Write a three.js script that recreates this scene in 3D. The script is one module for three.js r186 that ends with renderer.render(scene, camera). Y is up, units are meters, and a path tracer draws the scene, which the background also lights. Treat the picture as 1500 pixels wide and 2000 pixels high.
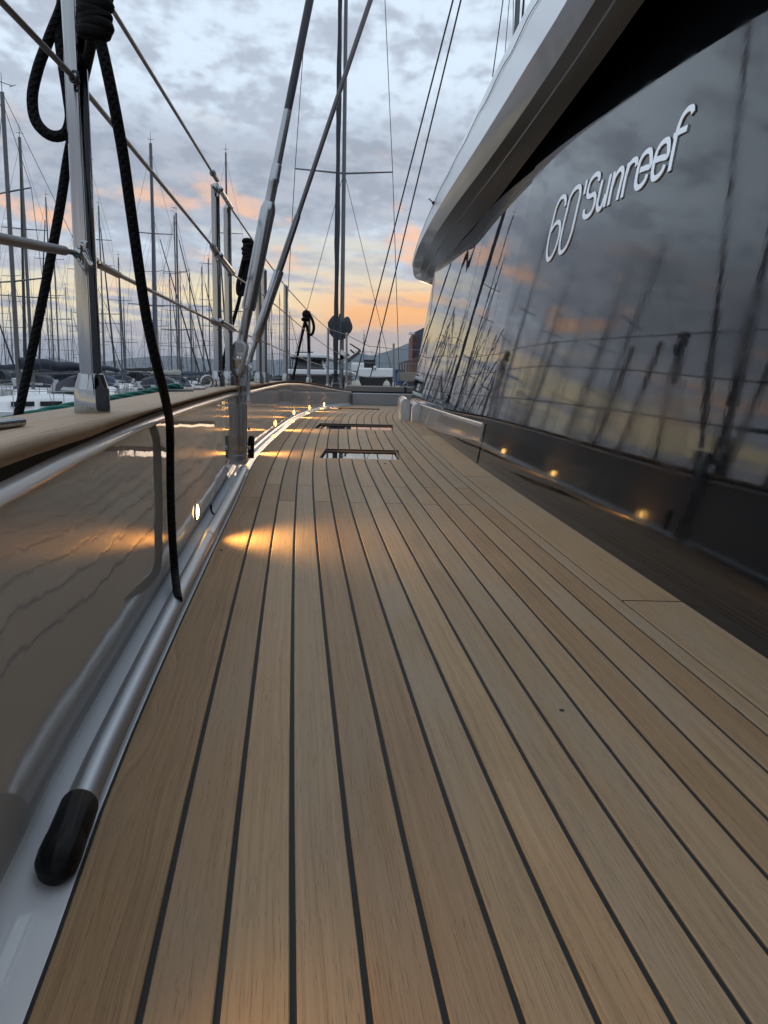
import * as THREE from 'three';
import { mergeGeometries, mergeVertices, toCreasedNormals } from 'three/addons/utils/BufferGeometryUtils.js';
import { RoundedBoxGeometry } from 'three/addons/geometries/RoundedBoxGeometry.js';

const V = (x, y, z) => new THREE.Vector3(x, y, z);
const scene = new THREE.Scene();

// ---------------------------------------------------------------- camera (eye 0.43 m over the side deck, 2.6 m over the water)
const EYE = 2.6, PITCH = 9.747 * Math.PI / 180, ROLL = 1.25 * Math.PI / 180, F = 1502;
const camera = new THREE.PerspectiveCamera(2 * Math.atan(1000 / F) * 180 / Math.PI, 0.75, 0.05, 9000);
camera.position.set(0, EYE, 0);
camera.rotation.order = 'YXZ';
camera.rotation.set(-PITCH, 0, ROLL);
scene.add(camera);

// ---------------------------------------------------------------- light: dusk sky, the sun down behind cloud ahead to starboard
const SUN_AZ = 9 * Math.PI / 180, SUN_EL = 5 * Math.PI / 180;
const sun = new THREE.DirectionalLight(new THREE.Color(1.0, 0.74, 0.5), 0.22);
sun.position.set(Math.sin(SUN_AZ) * Math.cos(SUN_EL) * 60, EYE + Math.sin(SUN_EL) * 60, -Math.cos(SUN_AZ) * Math.cos(SUN_EL) * 60);
sun.target.position.set(0, EYE, 0);
sun.castShadow = true; sun.shadow.radius = 30; sun.shadow.mapSize.set(2048, 2048);
Object.assign(sun.shadow.camera, { left: -15, right: 15, top: 15, bottom: -15, near: 1, far: 160 });
scene.add(sun, sun.target);
scene.fog = new THREE.FogExp2(new THREE.Color().setRGB(0.62, 0.68, 0.78), 0.00022);

// ---------------------------------------------------------------- noise
function rng(seed) { let s = seed >>> 0; return () => { s = (s + 0x6D2B79F5) | 0; let t = Math.imul(s ^ (s >>> 15), 1 | s); t = (t + Math.imul(t ^ (t >>> 7), 61 | t)) ^ t; return ((t ^ (t >>> 14)) >>> 0) / 4294967296; }; }
const PERM = new Uint8Array(512), GR = new Float32Array(512);
{ const r = rng(7); const p = [...Array(256).keys()]; for (let i = 255; i > 0; i--) { const j = Math.floor(r() * (i + 1)); [p[i], p[j]] = [p[j], p[i]]; } for (let i = 0; i < 512; i++) { PERM[i] = p[i & 255]; GR[i] = r() * 2 - 1; } for (let i = 0; i < 256; i++) GR[i + 256] = GR[i]; }
function n2(x, y) {
  const xi = Math.floor(x), yi = Math.floor(y), fx = x - xi, fy = y - yi;
  const u = fx * fx * fx * (fx * (fx * 6 - 15) + 10), v = fy * fy * fy * (fy * (fy * 6 - 15) + 10);
  const X = xi & 255, Y = yi & 255, a = PERM[X] + Y, b = PERM[X + 1] + Y;
  const g = (h, dx, dy) => { const k = PERM[h & 255] & 7; return (k < 4 ? (k & 1 ? dx : -dx) + (k & 2 ? dy : -dy) : k & 2 ? (k & 1 ? 1.4 * dx : -1.4 * dx) : (k & 1 ? 1.4 * dy : -1.4 * dy)); };
  const l = g(a, fx, fy) + u * (g(b, fx - 1, fy) - g(a, fx, fy)), m = g(a + 1, fx, fy - 1) + u * (g(b + 1, fx - 1, fy - 1) - g(a + 1, fx, fy - 1));
  return l + v * (m - l);
}
function fbm(x, y, o = 5, g = 0.5) { let s = 0, a = 1, t = 0; for (let i = 0; i < o; i++) { s += a * n2(x, y); t += a; a *= g; x = x * 2.03 + 17.1; y = y * 2.03 + 9.7; } return s / t; }
const sstep = (a, b, x) => { const t = Math.min(1, Math.max(0, (x - a) / (b - a))); return t * t * (3 - 2 * t); };
const lerp = (a, b, t) => a + (b - a) * t;
const mix3 = (a, b, t) => [lerp(a[0], b[0], t), lerp(a[1], b[1], t), lerp(a[2], b[2], t)];

// ---------------------------------------------------------------- sky: altocumulus veil overhead, streaky gaps and a sunset band low down
function skyColor(az, el) {             // degrees; az 0 is ahead, + to starboard
  const e = el * Math.PI / 180, a = az * Math.PI / 180, k = 1 / (Math.sin(Math.max(e, 0)) + 0.10);
  const px = Math.sin(a) * Math.cos(e) * k, py = -Math.cos(a) * Math.cos(e) * k;         // on the flat cloud sheet
  const w1 = fbm(px * 0.7 + 3, py * 0.7, 4), w2 = fbm(px * 0.7 + 40, py * 0.7 + 11, 4);
  const big = fbm(px * 0.42 + 0.5 * w1 + 5.2, py * 0.42 + 0.4 * w2 + 1.1, 5);
  const cells = fbm(px * 5.4 + 1.0 * w2, py * 4.4 + 1.0 * w1 + 20, 5, 0.62);
  const fine = fbm(px * 12 + 2 * w1, py * 10 + 30, 4, 0.6);
  // thin bright veil with darker cells
  let c = mix3([0.555, 0.655, 0.76], [0.36, 0.41, 0.49], sstep(-0.12, 0.42, cells * 1.0 + big * 0.65 + fine * 0.5));
  c = mix3(c, [0.70, 0.755, 0.80], 0.6 * sstep(0.1, 0.5, -cells * 0.6 - big * 0.9));
  // a heavier bank between 9 and 16 degrees
  const ragged = el + 5.5 * big + 3.0 * cells + 1.2 * fine;
  const bank = sstep(7.0, 10.5, ragged) * (1 - sstep(14.5, 19, ragged));
  c = mix3(c, mix3([0.232, 0.262, 0.325], [0.38, 0.41, 0.475], sstep(-0.3, 0.4, cells + fine * 0.5)), 0.85 * bank);
  // below the bank: clear cream band with long streaks
  const st = fbm(a * 5.5 + 0.6 * w1, el * 0.8 + 3 + 0.5 * w2 + a * 1.6, 6, 0.58), st2 = fbm(a * 13 + 9, el * 1.5 + 8 + a * 2, 4, 0.55);
  const low = 1 - sstep(6.5, 11, el + 4 * big + 3 * st);
  const gap = Math.exp(-Math.pow((el - 5.0 - 1.2 * w1) / 1.7, 2));            // the clear slot under the cloud
  const cream = mix3([0.52, 0.525, 0.50], [0.76, 0.65, 0.41], gap);
  const grey = mix3([0.30, 0.33, 0.40], [0.36, 0.37, 0.42], sstep(0, 6, el));
  let l = mix3(cream, grey, sstep(-0.12, 0.22, st + 0.45 * st2 + 0.22 * sstep(3.6, 1.5, el) - 0.12 * gap + 0.10 * sstep(6, 8, el) + 0.07));
  // toward the hidden sun the gaps run to orange
  const da = az - 3.2, glow = Math.exp(-(da * da) / 60) * Math.exp(-Math.pow((el - 4.7 + 0.5 * w2) / 1.75, 2));
  l = mix3(l, [0.86, 0.40, 0.12], Math.min(1, 0.95 * glow * (0.7 + 1.2 * sstep(-0.3, 0.3, -st - 0.35 * st2))));
  const peach = Math.exp(-Math.pow((az - 2) / 20, 2)) * Math.exp(-Math.pow((el - 7.4) / 2.2, 2));
  l = mix3(l, [0.70, 0.60, 0.42], 0.6 * peach * sstep(0.25, -0.2, st));
  const blush = Math.exp(-Math.pow((az + 2) / 16, 2)) * Math.exp(-Math.pow((el - 2.4) / 1.6, 2));
  l = mix3(l, [0.43, 0.35, 0.32], 0.65 * blush);
  c = mix3(c, l, low);
  // pink lit edges on the lower side of the bank
  const edge = sstep(0.08, 0.42, fbm(a * 8 + 2.2, el * 0.36 + a * 2 + 1.7, 6, 0.58)) * Math.exp(-Math.pow((el - 9.5) / 4.6, 2));
  c = mix3(c, [0.80, 0.47, 0.30], 0.85 * edge);
  // murk on the horizon
  const murk = 1 - sstep(0.2, 2.6, el + 0.8 * st + 0.25 * st2);
  c = mix3(c, mix3([0.27, 0.30, 0.36], [0.44, 0.35, 0.31], 0.7 * Math.exp(-Math.pow((az - 2) / 15, 2))), 0.8 * murk);
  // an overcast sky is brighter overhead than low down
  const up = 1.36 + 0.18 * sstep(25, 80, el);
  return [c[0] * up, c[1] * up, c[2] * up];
}
{
  const W = 4096, H = 2048, d = new Float32Array(W * H * 4);
  for (let y = 0; y < H; y++) {
    const el = ((y + 0.5) / H - 0.5) * 180;
    const step = el < 0 ? 0 : el > 60 ? 8 : el > 35 ? 4 : 1;
    for (let x = 0; x < W; x++) {
      const o = (y * W + x) * 4;
      if (step === 0) { d[o] = 0.16; d[o + 1] = 0.17; d[o + 2] = 0.19; d[o + 3] = 1; continue; }
      if (step > 1 && x % step) { const p = o - 4; d[o] = d[p]; d[o + 1] = d[p + 1]; d[o + 2] = d[p + 2]; d[o + 3] = 1; continue; }
      const az = (((x + step / 2) / W - 0.5) * 360 + 90 + 540) % 360 - 180;
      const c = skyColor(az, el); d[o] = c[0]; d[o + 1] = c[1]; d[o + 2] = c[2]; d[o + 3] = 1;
    }
  }
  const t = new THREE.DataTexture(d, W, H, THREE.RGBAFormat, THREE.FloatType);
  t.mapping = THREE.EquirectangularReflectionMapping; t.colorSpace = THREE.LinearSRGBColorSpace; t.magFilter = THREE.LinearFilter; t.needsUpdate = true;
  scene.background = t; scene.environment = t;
}
const renderer = new THREE.WebGLRenderer({ antialias: true });
renderer.toneMapping = THREE.LinearToneMapping;
renderer.toneMappingExposure = 1.0;
renderer.shadowMap.enabled = true;

// ---------------------------------------------------------------- helpers
const names = {};
function numbered(n) { const k = names[n] = (names[n] ?? -1) + 1; return k ? n + '_' + String(k).padStart(3, '0') : n; }
function thing(name, label, category, group) { const o = new THREE.Group(); o.name = numbered(name); o.userData = { label, category }; if (group) o.userData.group = group; scene.add(o); return o; }
function struct(name, label) { const o = new THREE.Group(); o.name = name; o.userData = { kind: 'structure', label, category: name.replace(/_/g, ' ') }; scene.add(o); return o; }
function part(parent, name, geo, mat) { const g = Array.isArray(geo) ? mergeGeometries(geo.map(plain)) : geo; const m = new THREE.Mesh(g, mat); m.name = name; m.castShadow = m.receiveShadow = true; parent.add(m); return m; }
function plain(g) { g = g.index ? g.toNonIndexed() : g; for (const k of Object.keys(g.attributes)) if (!['position', 'normal', 'uv'].includes(k)) g.deleteAttribute(k); if (!g.attributes.uv) g.setAttribute('uv', new THREE.Float32BufferAttribute(new Float32Array(g.attributes.position.count * 2), 2)); if (!g.attributes.normal) g.computeVertexNormals(); return g; }
const spl = pts => x => {              // smooth monotone-ish curve through (x, y) pairs
  let i = 0; while (i < pts.length - 2 && x > pts[i + 1][0]) i++;
  const p1 = pts[i], p2 = pts[i + 1], p0 = pts[i - 1] ?? [2 * p1[0] - p2[0], 2 * p1[1] - p2[1]], p3 = pts[i + 2] ?? [2 * p2[0] - p1[0], 2 * p2[1] - p1[1]];
  const h = p2[0] - p1[0], t = (x - p1[0]) / h;
  if (t < 0) return p1[1] + (x - p1[0]) * (p2[1] - p1[1]) / h;
  if (t > 1) return p2[1] + (x - p2[0]) * (p2[1] - p1[1]) / h;
  const m1 = (p2[1] - p0[1]) / (p2[0] - p0[0]) * h, m2 = (p3[1] - p1[1]) / (p3[0] - p1[0]) * h, t2 = t * t, t3 = t2 * t;
  return p1[1] * (2 * t3 - 3 * t2 + 1) + m1 * (t3 - 2 * t2 + t) + p2[1] * (3 * t2 - 2 * t3) + m2 * (t3 - t2);
};
// a point of the place from its bearing in the photograph and its distance ahead; Y is height relative to the eye
const W3 = (X, Y, Z) => V(X, EYE + Y, -Z);
function ray(px, py) {
  const u = (px - 750) / F, v = (py - 1000) / F, u2 = u * Math.cos(ROLL) + v * Math.sin(ROLL), v2 = -u * Math.sin(ROLL) + v * Math.cos(ROLL);
  const z = Math.cos(PITCH) - v2 * Math.sin(PITCH); return [u2 / z, -(v2 * Math.cos(PITCH) + Math.sin(PITCH)) / z];
}
const at = (px, py, Z) => { const r = ray(px, py); return W3(r[0] * Z, r[1] * Z, Z); };
function loft(rows, { uv, close = false, crease = 0 } = {}) {       // rows of points, all of one length
  const n = rows[0].length, P = [], U = [], I = [];
  rows.forEach((r, j) => r.forEach((p, i) => { P.push(p.x, p.y, p.z); const q = uv ? uv(p, i, j) : [i / n, j / rows.length]; U.push(q[0], q[1]); }));
  const m = close ? n : n - 1;
  for (let j = 0; j < rows.length - 1; j++) for (let i = 0; i < m; i++) { const a = j * n + i, b = j * n + (i + 1) % n, c = a + n, d = b + n; I.push(a, b, c, b, d, c); }
  let g = new THREE.BufferGeometry(); g.setAttribute('position', new THREE.Float32BufferAttribute(P, 3)); g.setAttribute('uv', new THREE.Float32BufferAttribute(U, 2)); g.setIndex(I); g.computeVertexNormals();
  return crease ? toCreasedNormals(g, crease) : g;
}
function rod(a, b, r, r2 = r, seg = 10, caps = true) {
  const L = a.distanceTo(b), g = new THREE.CylinderGeometry(r2, r, L, seg, 1, !caps);
  g.applyQuaternion(new THREE.Quaternion().setFromUnitVectors(V(0, 1, 0), b.clone().sub(a).normalize())); const c = a.clone().add(b).multiplyScalar(0.5); g.translate(c.x, c.y, c.z); return g;
}
function lathe(prof, a, dir, seg = 24) {  // profile [r, along] turned about the axis from a towards dir
  const g = new THREE.LatheGeometry(prof.map(p => new THREE.Vector2(Math.max(p[0], 1e-4), p[1])), seg);
  g.applyQuaternion(new THREE.Quaternion().setFromUnitVectors(V(0, 1, 0), dir.clone().normalize())); g.translate(a.x, a.y, a.z); return toCreasedNormals(g, 0.7);
}
const tube = (pts, r, n = 60, seg = 8, closed = false) => new THREE.TubeGeometry(new THREE.CatmullRomCurve3(pts, closed, 'centripetal'), n, r, seg, closed);
function box(w, h, d, c, ry = 0, bev = 0) { const g = bev ? new RoundedBoxGeometry(w, h, d, 2, bev) : new THREE.BoxGeometry(w, h, d); if (ry) g.rotateY(ry); g.translate(c.x, c.y, c.z); return g; }
const range = (a, b, n) => [...Array(n + 1)].map((_, i) => a + (b - a) * i / n);

// ---------------------------------------------------------------- textures and materials
function tex(w, h, fn, srgb = false, rep) {
  const d = new Uint8Array(w * h * 4);
  for (let y = 0; y < h; y++) for (let x = 0; x < w; x++) { const c = fn(x / w, y / h, x, y), o = (y * w + x) * 4; for (let k = 0; k < 3; k++) d[o + k] = Math.max(0, Math.min(255, Math.round(255 * (srgb ? Math.pow(Math.max(c[k], 0), 1 / 2.2) : c[k])))); d[o + 3] = 255; }
  const t = new THREE.DataTexture(d, w, h); t.wrapS = t.wrapT = THREE.RepeatWrapping; t.magFilter = THREE.LinearFilter; t.minFilter = THREE.LinearMipmapLinearFilter; t.generateMipmaps = true; if (srgb) t.colorSpace = THREE.SRGBColorSpace; if (rep) t.repeat.set(...rep); t.needsUpdate = true; return t;
}
const mirrored = t => { t.wrapS = t.wrapT = THREE.MirroredRepeatWrapping; return t; };
// teak: u across (0.30 m), v along (1.4 m)
function teak(seed, figure, a, b, weather) {
  const dash = new Float32Array(768 * 2048); const r = rng(seed);
  for (let i = 0; i < 5200; i++) { const x = Math.floor(r() * 768), y = Math.floor(r() * 2048), L = 6 + r() * r() * 60, s = 0.25 + 0.75 * r(); for (let k = 0; k < L; k++) dash[((y + k) % 2048) * 768 + x] = Math.max(dash[((y + k) % 2048) * 768 + x], s * (1 - Math.abs(k / L - 0.5))); }
  const f = (u, v) => {
    const warp = figure * fbm(u * 3 + seed, v * 2.2, 3) + 0.012 * fbm(u * 9, v * 5 + seed, 2);
    const s = u + warp, rings = fbm(s * 46 + seed, v * 1.4, 3, 0.6), fine = fbm(s * 170, v * 7 + seed, 2, 0.6), blot = fbm(u * 3.2 + 5, v * 3.1 + seed, 3);
    return [rings, fine, blot, s];
  };
  const map = mirrored(tex(768, 2048, (u, v, x, y) => {
    const [rings, fine, blot, s] = f(u, v), band = figure > 0.05 ? sstep(0.25, 0.75, Math.abs((s * 26) % 1 + (s < 0 ? 1 : 0) - 0.5) * 2) * 0.28 : 0;
    let c = mix3(a, b, Math.min(1, Math.max(0, 0.5 + 0.85 * rings + 0.26 * fine + 0.25 * band * 2)));
    c = mix3(c, weather, 0.45 * sstep(-0.1, 0.45, blot)); { const d = 1 - 0.16 * sstep(0.1, 0.5, -blot) + 0.06 * rings; c = [c[0] * d, c[1] * d, c[2] * d]; } const k = 1 - 0.5 * dash[y * 768 + x] - 0.09 * Math.max(0, fine);
    return [c[0] * k, c[1] * k, c[2] * k];
  }, true));
  const bump = mirrored(tex(768, 2048, (u, v, x, y) => { const [rings, fine] = f(u, v); const h = 0.6 + 0.25 * rings + 0.3 * fine - 0.5 * dash[y * 768 + x]; return [h, h, h]; }));
  return { map, bump };
}
const T1 = teak(3, 0.02, [0.455, 0.300, 0.158], [0.320, 0.200, 0.098], [0.385, 0.290, 0.192]);
const T2 = teak(11, 0.14, [0.43, 0.272, 0.134], [0.245, 0.145, 0.066], [0.34, 0.232, 0.135]);
const std = (color, roughness, o = {}) => new THREE.MeshStandardMaterial({ color: Array.isArray(color) ? new THREE.Color().setRGB(...color) : color, roughness, ...o });
const phys = (color, roughness, o = {}) => new THREE.MeshPhysicalMaterial({ color: new THREE.Color().setRGB(...color), roughness, ...o });
const wood = (T, tint, bs = 0.0005) => std(tint, 0.62, { map: T.map, bumpMap: T.bump, bumpScale: bs });
const planks = [[1, 1, 1.04], [0.90, 0.85, 0.82], [1.10, 1.08, 1.08], [0.82, 0.78, 0.76], [0.97, 1.0, 1.08], [1.03, 0.98, 0.93], [0.93, 0.95, 1.0]].map(t => wood(T1, t));
const figured = wood(T2, [0.98, 0.95, 0.92]), capWood = wood(T1, [1.05, 1.13, 1.38]);
// slow unevenness of gelcoat and of glass
const wave = mirrored(tex(512, 512, (u, v) => { const h = 0.5 + 0.5 * fbm(u * 7, v * 7, 3, 0.4) + 0.05 * fbm(u * 40, v * 40, 2); return [h, h, h]; }));
const peel = mirrored(tex(1024, 1024, (u, v) => { const h = 0.5 + 0.36 * fbm(u * 9, v * 9, 3) + 0.22 * fbm(u * 60, v * 26, 3, 0.6); return [h, h, h]; }));
const smear = mirrored(tex(512, 512, (u, v) => { const h = 0.043 + 0.045 * sstep(-0.1, 0.5, fbm(u * 6, v * 5, 4)) + 0.02 * fbm(u * 50, v * 30, 3); return [h, h, h]; }));
const streak = mirrored(tex(512, 16, (u, v) => { const h = 0.5 + 0.5 * fbm(u * 14, 3.3, 4, 0.55); return [h, h, h]; }));
const braid = tex(64, 64, (u, v) => { const a = Math.abs(((u * 2 + v * 2) % 1) - 0.5) * 2, b = Math.abs(((u * 2 - v * 2 + 4) % 1) - 0.5) * 2, h = Math.max(a, b); return [h, h, h]; }, false, [1, 1]);
const M = {
  caulk: std([0.017, 0.018, 0.018], 0.75),
  gel: phys([0.43, 0.42, 0.41], 0.03, { bumpMap: wave, bumpScale: 0.0009, ior: 1.6 }),
  gelRim: phys([0.86, 0.87, 0.89], 0.16, { ior: 1.5 }),
  gelWhite: phys([0.78, 0.79, 0.81], 0.16, { ior: 1.5, bumpMap: wave, bumpScale: 0.0006 }),
  soffitDeckTint: phys([0.085, 0.070, 0.052], 0.14, { specularIntensity: 0.3, ior: 1.26, bumpMap: wave, bumpScale: 0.0008 }), soffit: phys([0.20, 0.197, 0.19], 0.09, { specularIntensity: 0.6, ior: 1.34, bumpMap: wave, bumpScale: 0.001 }),  // the darker soffit tone has the deck's brown reflection put into its colour
  gutter: phys([0.66, 0.67, 0.70], 0.07, { ior: 1.5, bumpMap: wave, bumpScale: 0.0006 }), gelDark: phys([0.15, 0.153, 0.16], 0.1, { ior: 1.6, bumpMap: wave, bumpScale: 0.0006 }), gelGrey: phys([0.30, 0.315, 0.34], 0.12, { ior: 1.5 }), gelStep: phys([0.42, 0.435, 0.46], 0.14, { ior: 1.5 }),
  hull: phys([0.72, 0.72, 0.72], 0.2),
  panel: phys([0.006, 0.007, 0.009], 1.0, { ior: 1.7, roughnessMap: smear, bumpMap: peel, bumpScale: 0.00008 }),
  glass: phys([0.006, 0.007, 0.008], 0.012, { ior: 2.3, bumpMap: wave, bumpScale: 0.00007 }),
  black: std([0.006, 0.006, 0.006], 0.8), rubber: phys([0.004, 0.004, 0.0045], 0.5, { specularIntensity: 0.45 }),
  rope: phys([0.006, 0.006, 0.0065], 0.7, { specularIntensity: 0.3, bumpMap: braid, bumpScale: 0.002 }), seal: std([0.01, 0.01, 0.01], 0.5),
  steel: std([0.37, 0.375, 0.38], 0.07, { metalness: 1, bumpMap: streak, bumpScale: 0.0008 }), satin: std([0.40, 0.41, 0.43], 0.26, { metalness: 1 }), wire: std([0.21, 0.20, 0.21], 0.4, { metalness: 1 }), pole: std([0.50, 0.53, 0.56], 0.46, { metalness: 1 }),
  dark: std([0.02, 0.022, 0.028], 0.45), letter: std([0.90, 0.91, 0.93], 0.34, { metalness: 0.9 }),
  white: std([0.70, 0.71, 0.72], 0.35), navy: std([0.012, 0.016, 0.032], 0.6), alu: std([0.125, 0.13, 0.14], 0.45, { metalness: 0.7 }), pane: phys([0.30, 0.31, 0.33], 0.12), win: phys([0.01, 0.012, 0.015], 0.08), taupe: std([0.20, 0.18, 0.165], 0.7),
};

// ================================================================ the yacht's side deck
// curves along the deck: Z metres ahead of the eye -> X metres to starboard or Y metres over the eye
const drop = Z => { const z = Math.min(Z, 7); return -(0.455 - 0.052 * z + 0.0037 * z * z); };
const seamX = spl([[-1, 0.132], [-0.5, 0.068], [0, 0.004], [0.48, -0.057], [0.775, -0.094], [1.57, -0.187], [2.486, -0.286], [3.1, -0.342], [4.25, -0.418], [5.65, -0.474], [6.56, -0.458], [7.3, -0.41], [8.4, -0.28]]);
const edgeX = spl([[-1, -0.05], [0, -0.178], [0.45, -0.232], [0.77, -0.279], [1.56, -0.363], [2.17, -0.424], [3.1, -0.523], [3.61, -0.553], [4.41, -0.583], [5.54, -0.612], [6.56, -0.595], [7.3, -0.541], [7.9, -0.44], [8.4, -0.30]]);
const GUT = 0.052, faceX = Z => edgeX(Z) - GUT;
const PW = 0.0525, SEAM = 0.0051, R2 = Z => seamX(Z) + 10.95 * PW, R1 = Z => R2(Z) + 0.031, BOW = 8.28;
const wallX = Z => Z < 4.6 ? seamX(Z) + 0.716 : seamX(4.6) + 0.716 - (Z - 4.6) * 0.062;
const HATCH = [{ x0: -0.275, x1: 0.062, z0: 3.2, z1: 3.53 }, { x0: -0.43, x1: 0.045, z0: 4.6, z1: 5.03 }, { x0: -0.45, x1: -0.06, z0: 7.12, z1: 7.4 }];
const deck = struct('deck', 'narrow teak side deck with dark caulked seams between bulwark and cabin');
const caulkParts = [];
function strip(xl, xr, z0, z1, mat, seedv, isPlank = true) {    // a plank between two curves, cut where a hatch lies in it
  const cuts = [[z0, z1, xl, xr]];
  for (const h of HATCH) for (let i = cuts.length - 1; i >= 0; i--) {
    const [a, b, L, R] = cuts[i], mid = (h.z0 + h.z1) / 2; if (b <= h.z0 || a >= h.z1 || R(mid) <= h.x0 || L(mid) >= h.x1) continue;
    const out = []; if (a < h.z0) out.push([a, h.z0, L, R]); if (b > h.z1) out.push([h.z1, b, L, R]);
    const za = Math.max(a, h.z0), zb = Math.min(b, h.z1);
    if (L(za) < h.x0 - 0.002 || L(zb) < h.x0 - 0.002) out.push([za, zb, L, Z => Math.max(L(Z) + 0.0005, Math.min(R(Z), h.x0))]);
    if (R(za) > h.x1 + 0.002 || R(zb) > h.x1 + 0.002) out.push([za, zb, Z => Math.min(R(Z) - 0.0005, Math.max(L(Z), h.x1)), R]);
    cuts.splice(i, 1, ...out);
  }
  for (const [a, b, L, R] of cuts) {
    if (b - a < 0.01) continue;
    const n = Math.max(1, Math.ceil((b - a) / 0.16)), ou = (seedv * 0.377) % 3, ov = (seedv * 0.731 + a * 0.3) % 2, c = 0.0009;
    caulkParts.push(loft(range(a, b, n).map(Z => [W3(L(Z) - 0.004, drop(Z) - 0.0026, Z), W3(R(Z) + 0.004, drop(Z) - 0.0026, Z)])));
    if (!isPlank) continue;
    const rows = range(a + 0.002, b - 0.002, n).map(Z => { const l = L(Z), r = R(Z), y = drop(Z); return [W3(l, y - 0.004, Z), W3(l, y - c, Z), W3(l + c, y, Z), W3(r - c, y, Z), W3(r, y - c, Z), W3(r, y - 0.004, Z)]; });
    part(deck, 'plank', loft(rows, { crease: 0.6, uv: (p, i, j) => { const Z = -p.z; return [(p.x - seamX(Z)) / 0.30 + ou, Z / 1.4 + ov]; } }), mat);
  }
}
{
  const r = rng(21), S = i => Z => seamX(Z) + (i - 2) * PW, h = SEAM / 2;
  const cuts = (za) => [[-0.9, za], [za, 4.05 + r() * 0.35], null];
  for (let i = 0; i <= 12; i++) {       // planks right of seam i
    const L = Z => Math.max(S(i)(Z) + h, edgeX(Z) + 0.0005), R = i === 12 ? Z => R2(Z) - h : Z => S(i + 1)(Z) - h;
    const za = i % 2 ? 2.235 + (r() - 0.5) * 0.01 : 2.52 + (r() - 0.5) * 0.02, zb = i % 2 ? 5.3 + r() * 0.5 : 6.2 + r() * 0.5;
    [[-0.9, za], [za, zb], [zb, BOW]].forEach(([a, b]) => strip(L, R, a, b, planks[Math.floor(r() * 7)], i * 7.3 + a * 3 + 1));
  }
  strip(Z => edgeX(Z), Z => Math.max(S(0)(Z) - h, edgeX(Z) + 0.004), -0.9, 2.28, figured, 2.2);
  strip(Z => edgeX(Z), Z => Math.max(S(0)(Z) - h, edgeX(Z) + 0.004), 2.28, 5.9, planks[1], 5.1);
  strip(Z => edgeX(Z), Z => Math.max(S(0)(Z) - h, edgeX(Z) + 0.004), 5.9, BOW, planks[0], 4.1);
  strip(Z => R2(Z) + h * 0.8, Z => R1(Z) - h * 0.8, -0.9, 6.2, planks[4], 9.4);
  [[-0.9, 1.37], [1.37, 2.78], [2.78, 4.3], [4.3, 6.2]].forEach(([a, b], k) => strip(Z => R1(Z) + h * 0.8, Z => wallX(Z) + 0.03, a, b, planks[[4, 0, 2, 1][k]], 14.4 + k * 1.7));
  strip(Z => R1(Z), Z => R1(Z) + 2.2, 6.2, BOW, planks[1], 1.4);
}
part(deck, 'caulking', caulkParts, M.caulk);
{ // the boat under the planks
  const rows = range(-0.9, BOW, 30).map(Z => [W3(faceX(Z) - 0.1, drop(Z) - 0.06, Z), W3(R1(Z) + (Z > 6.2 ? 2.3 : 0.35), drop(Z) - 0.06, Z)]);
  part(deck, 'deck_base', loft(rows), M.black);
}
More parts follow.
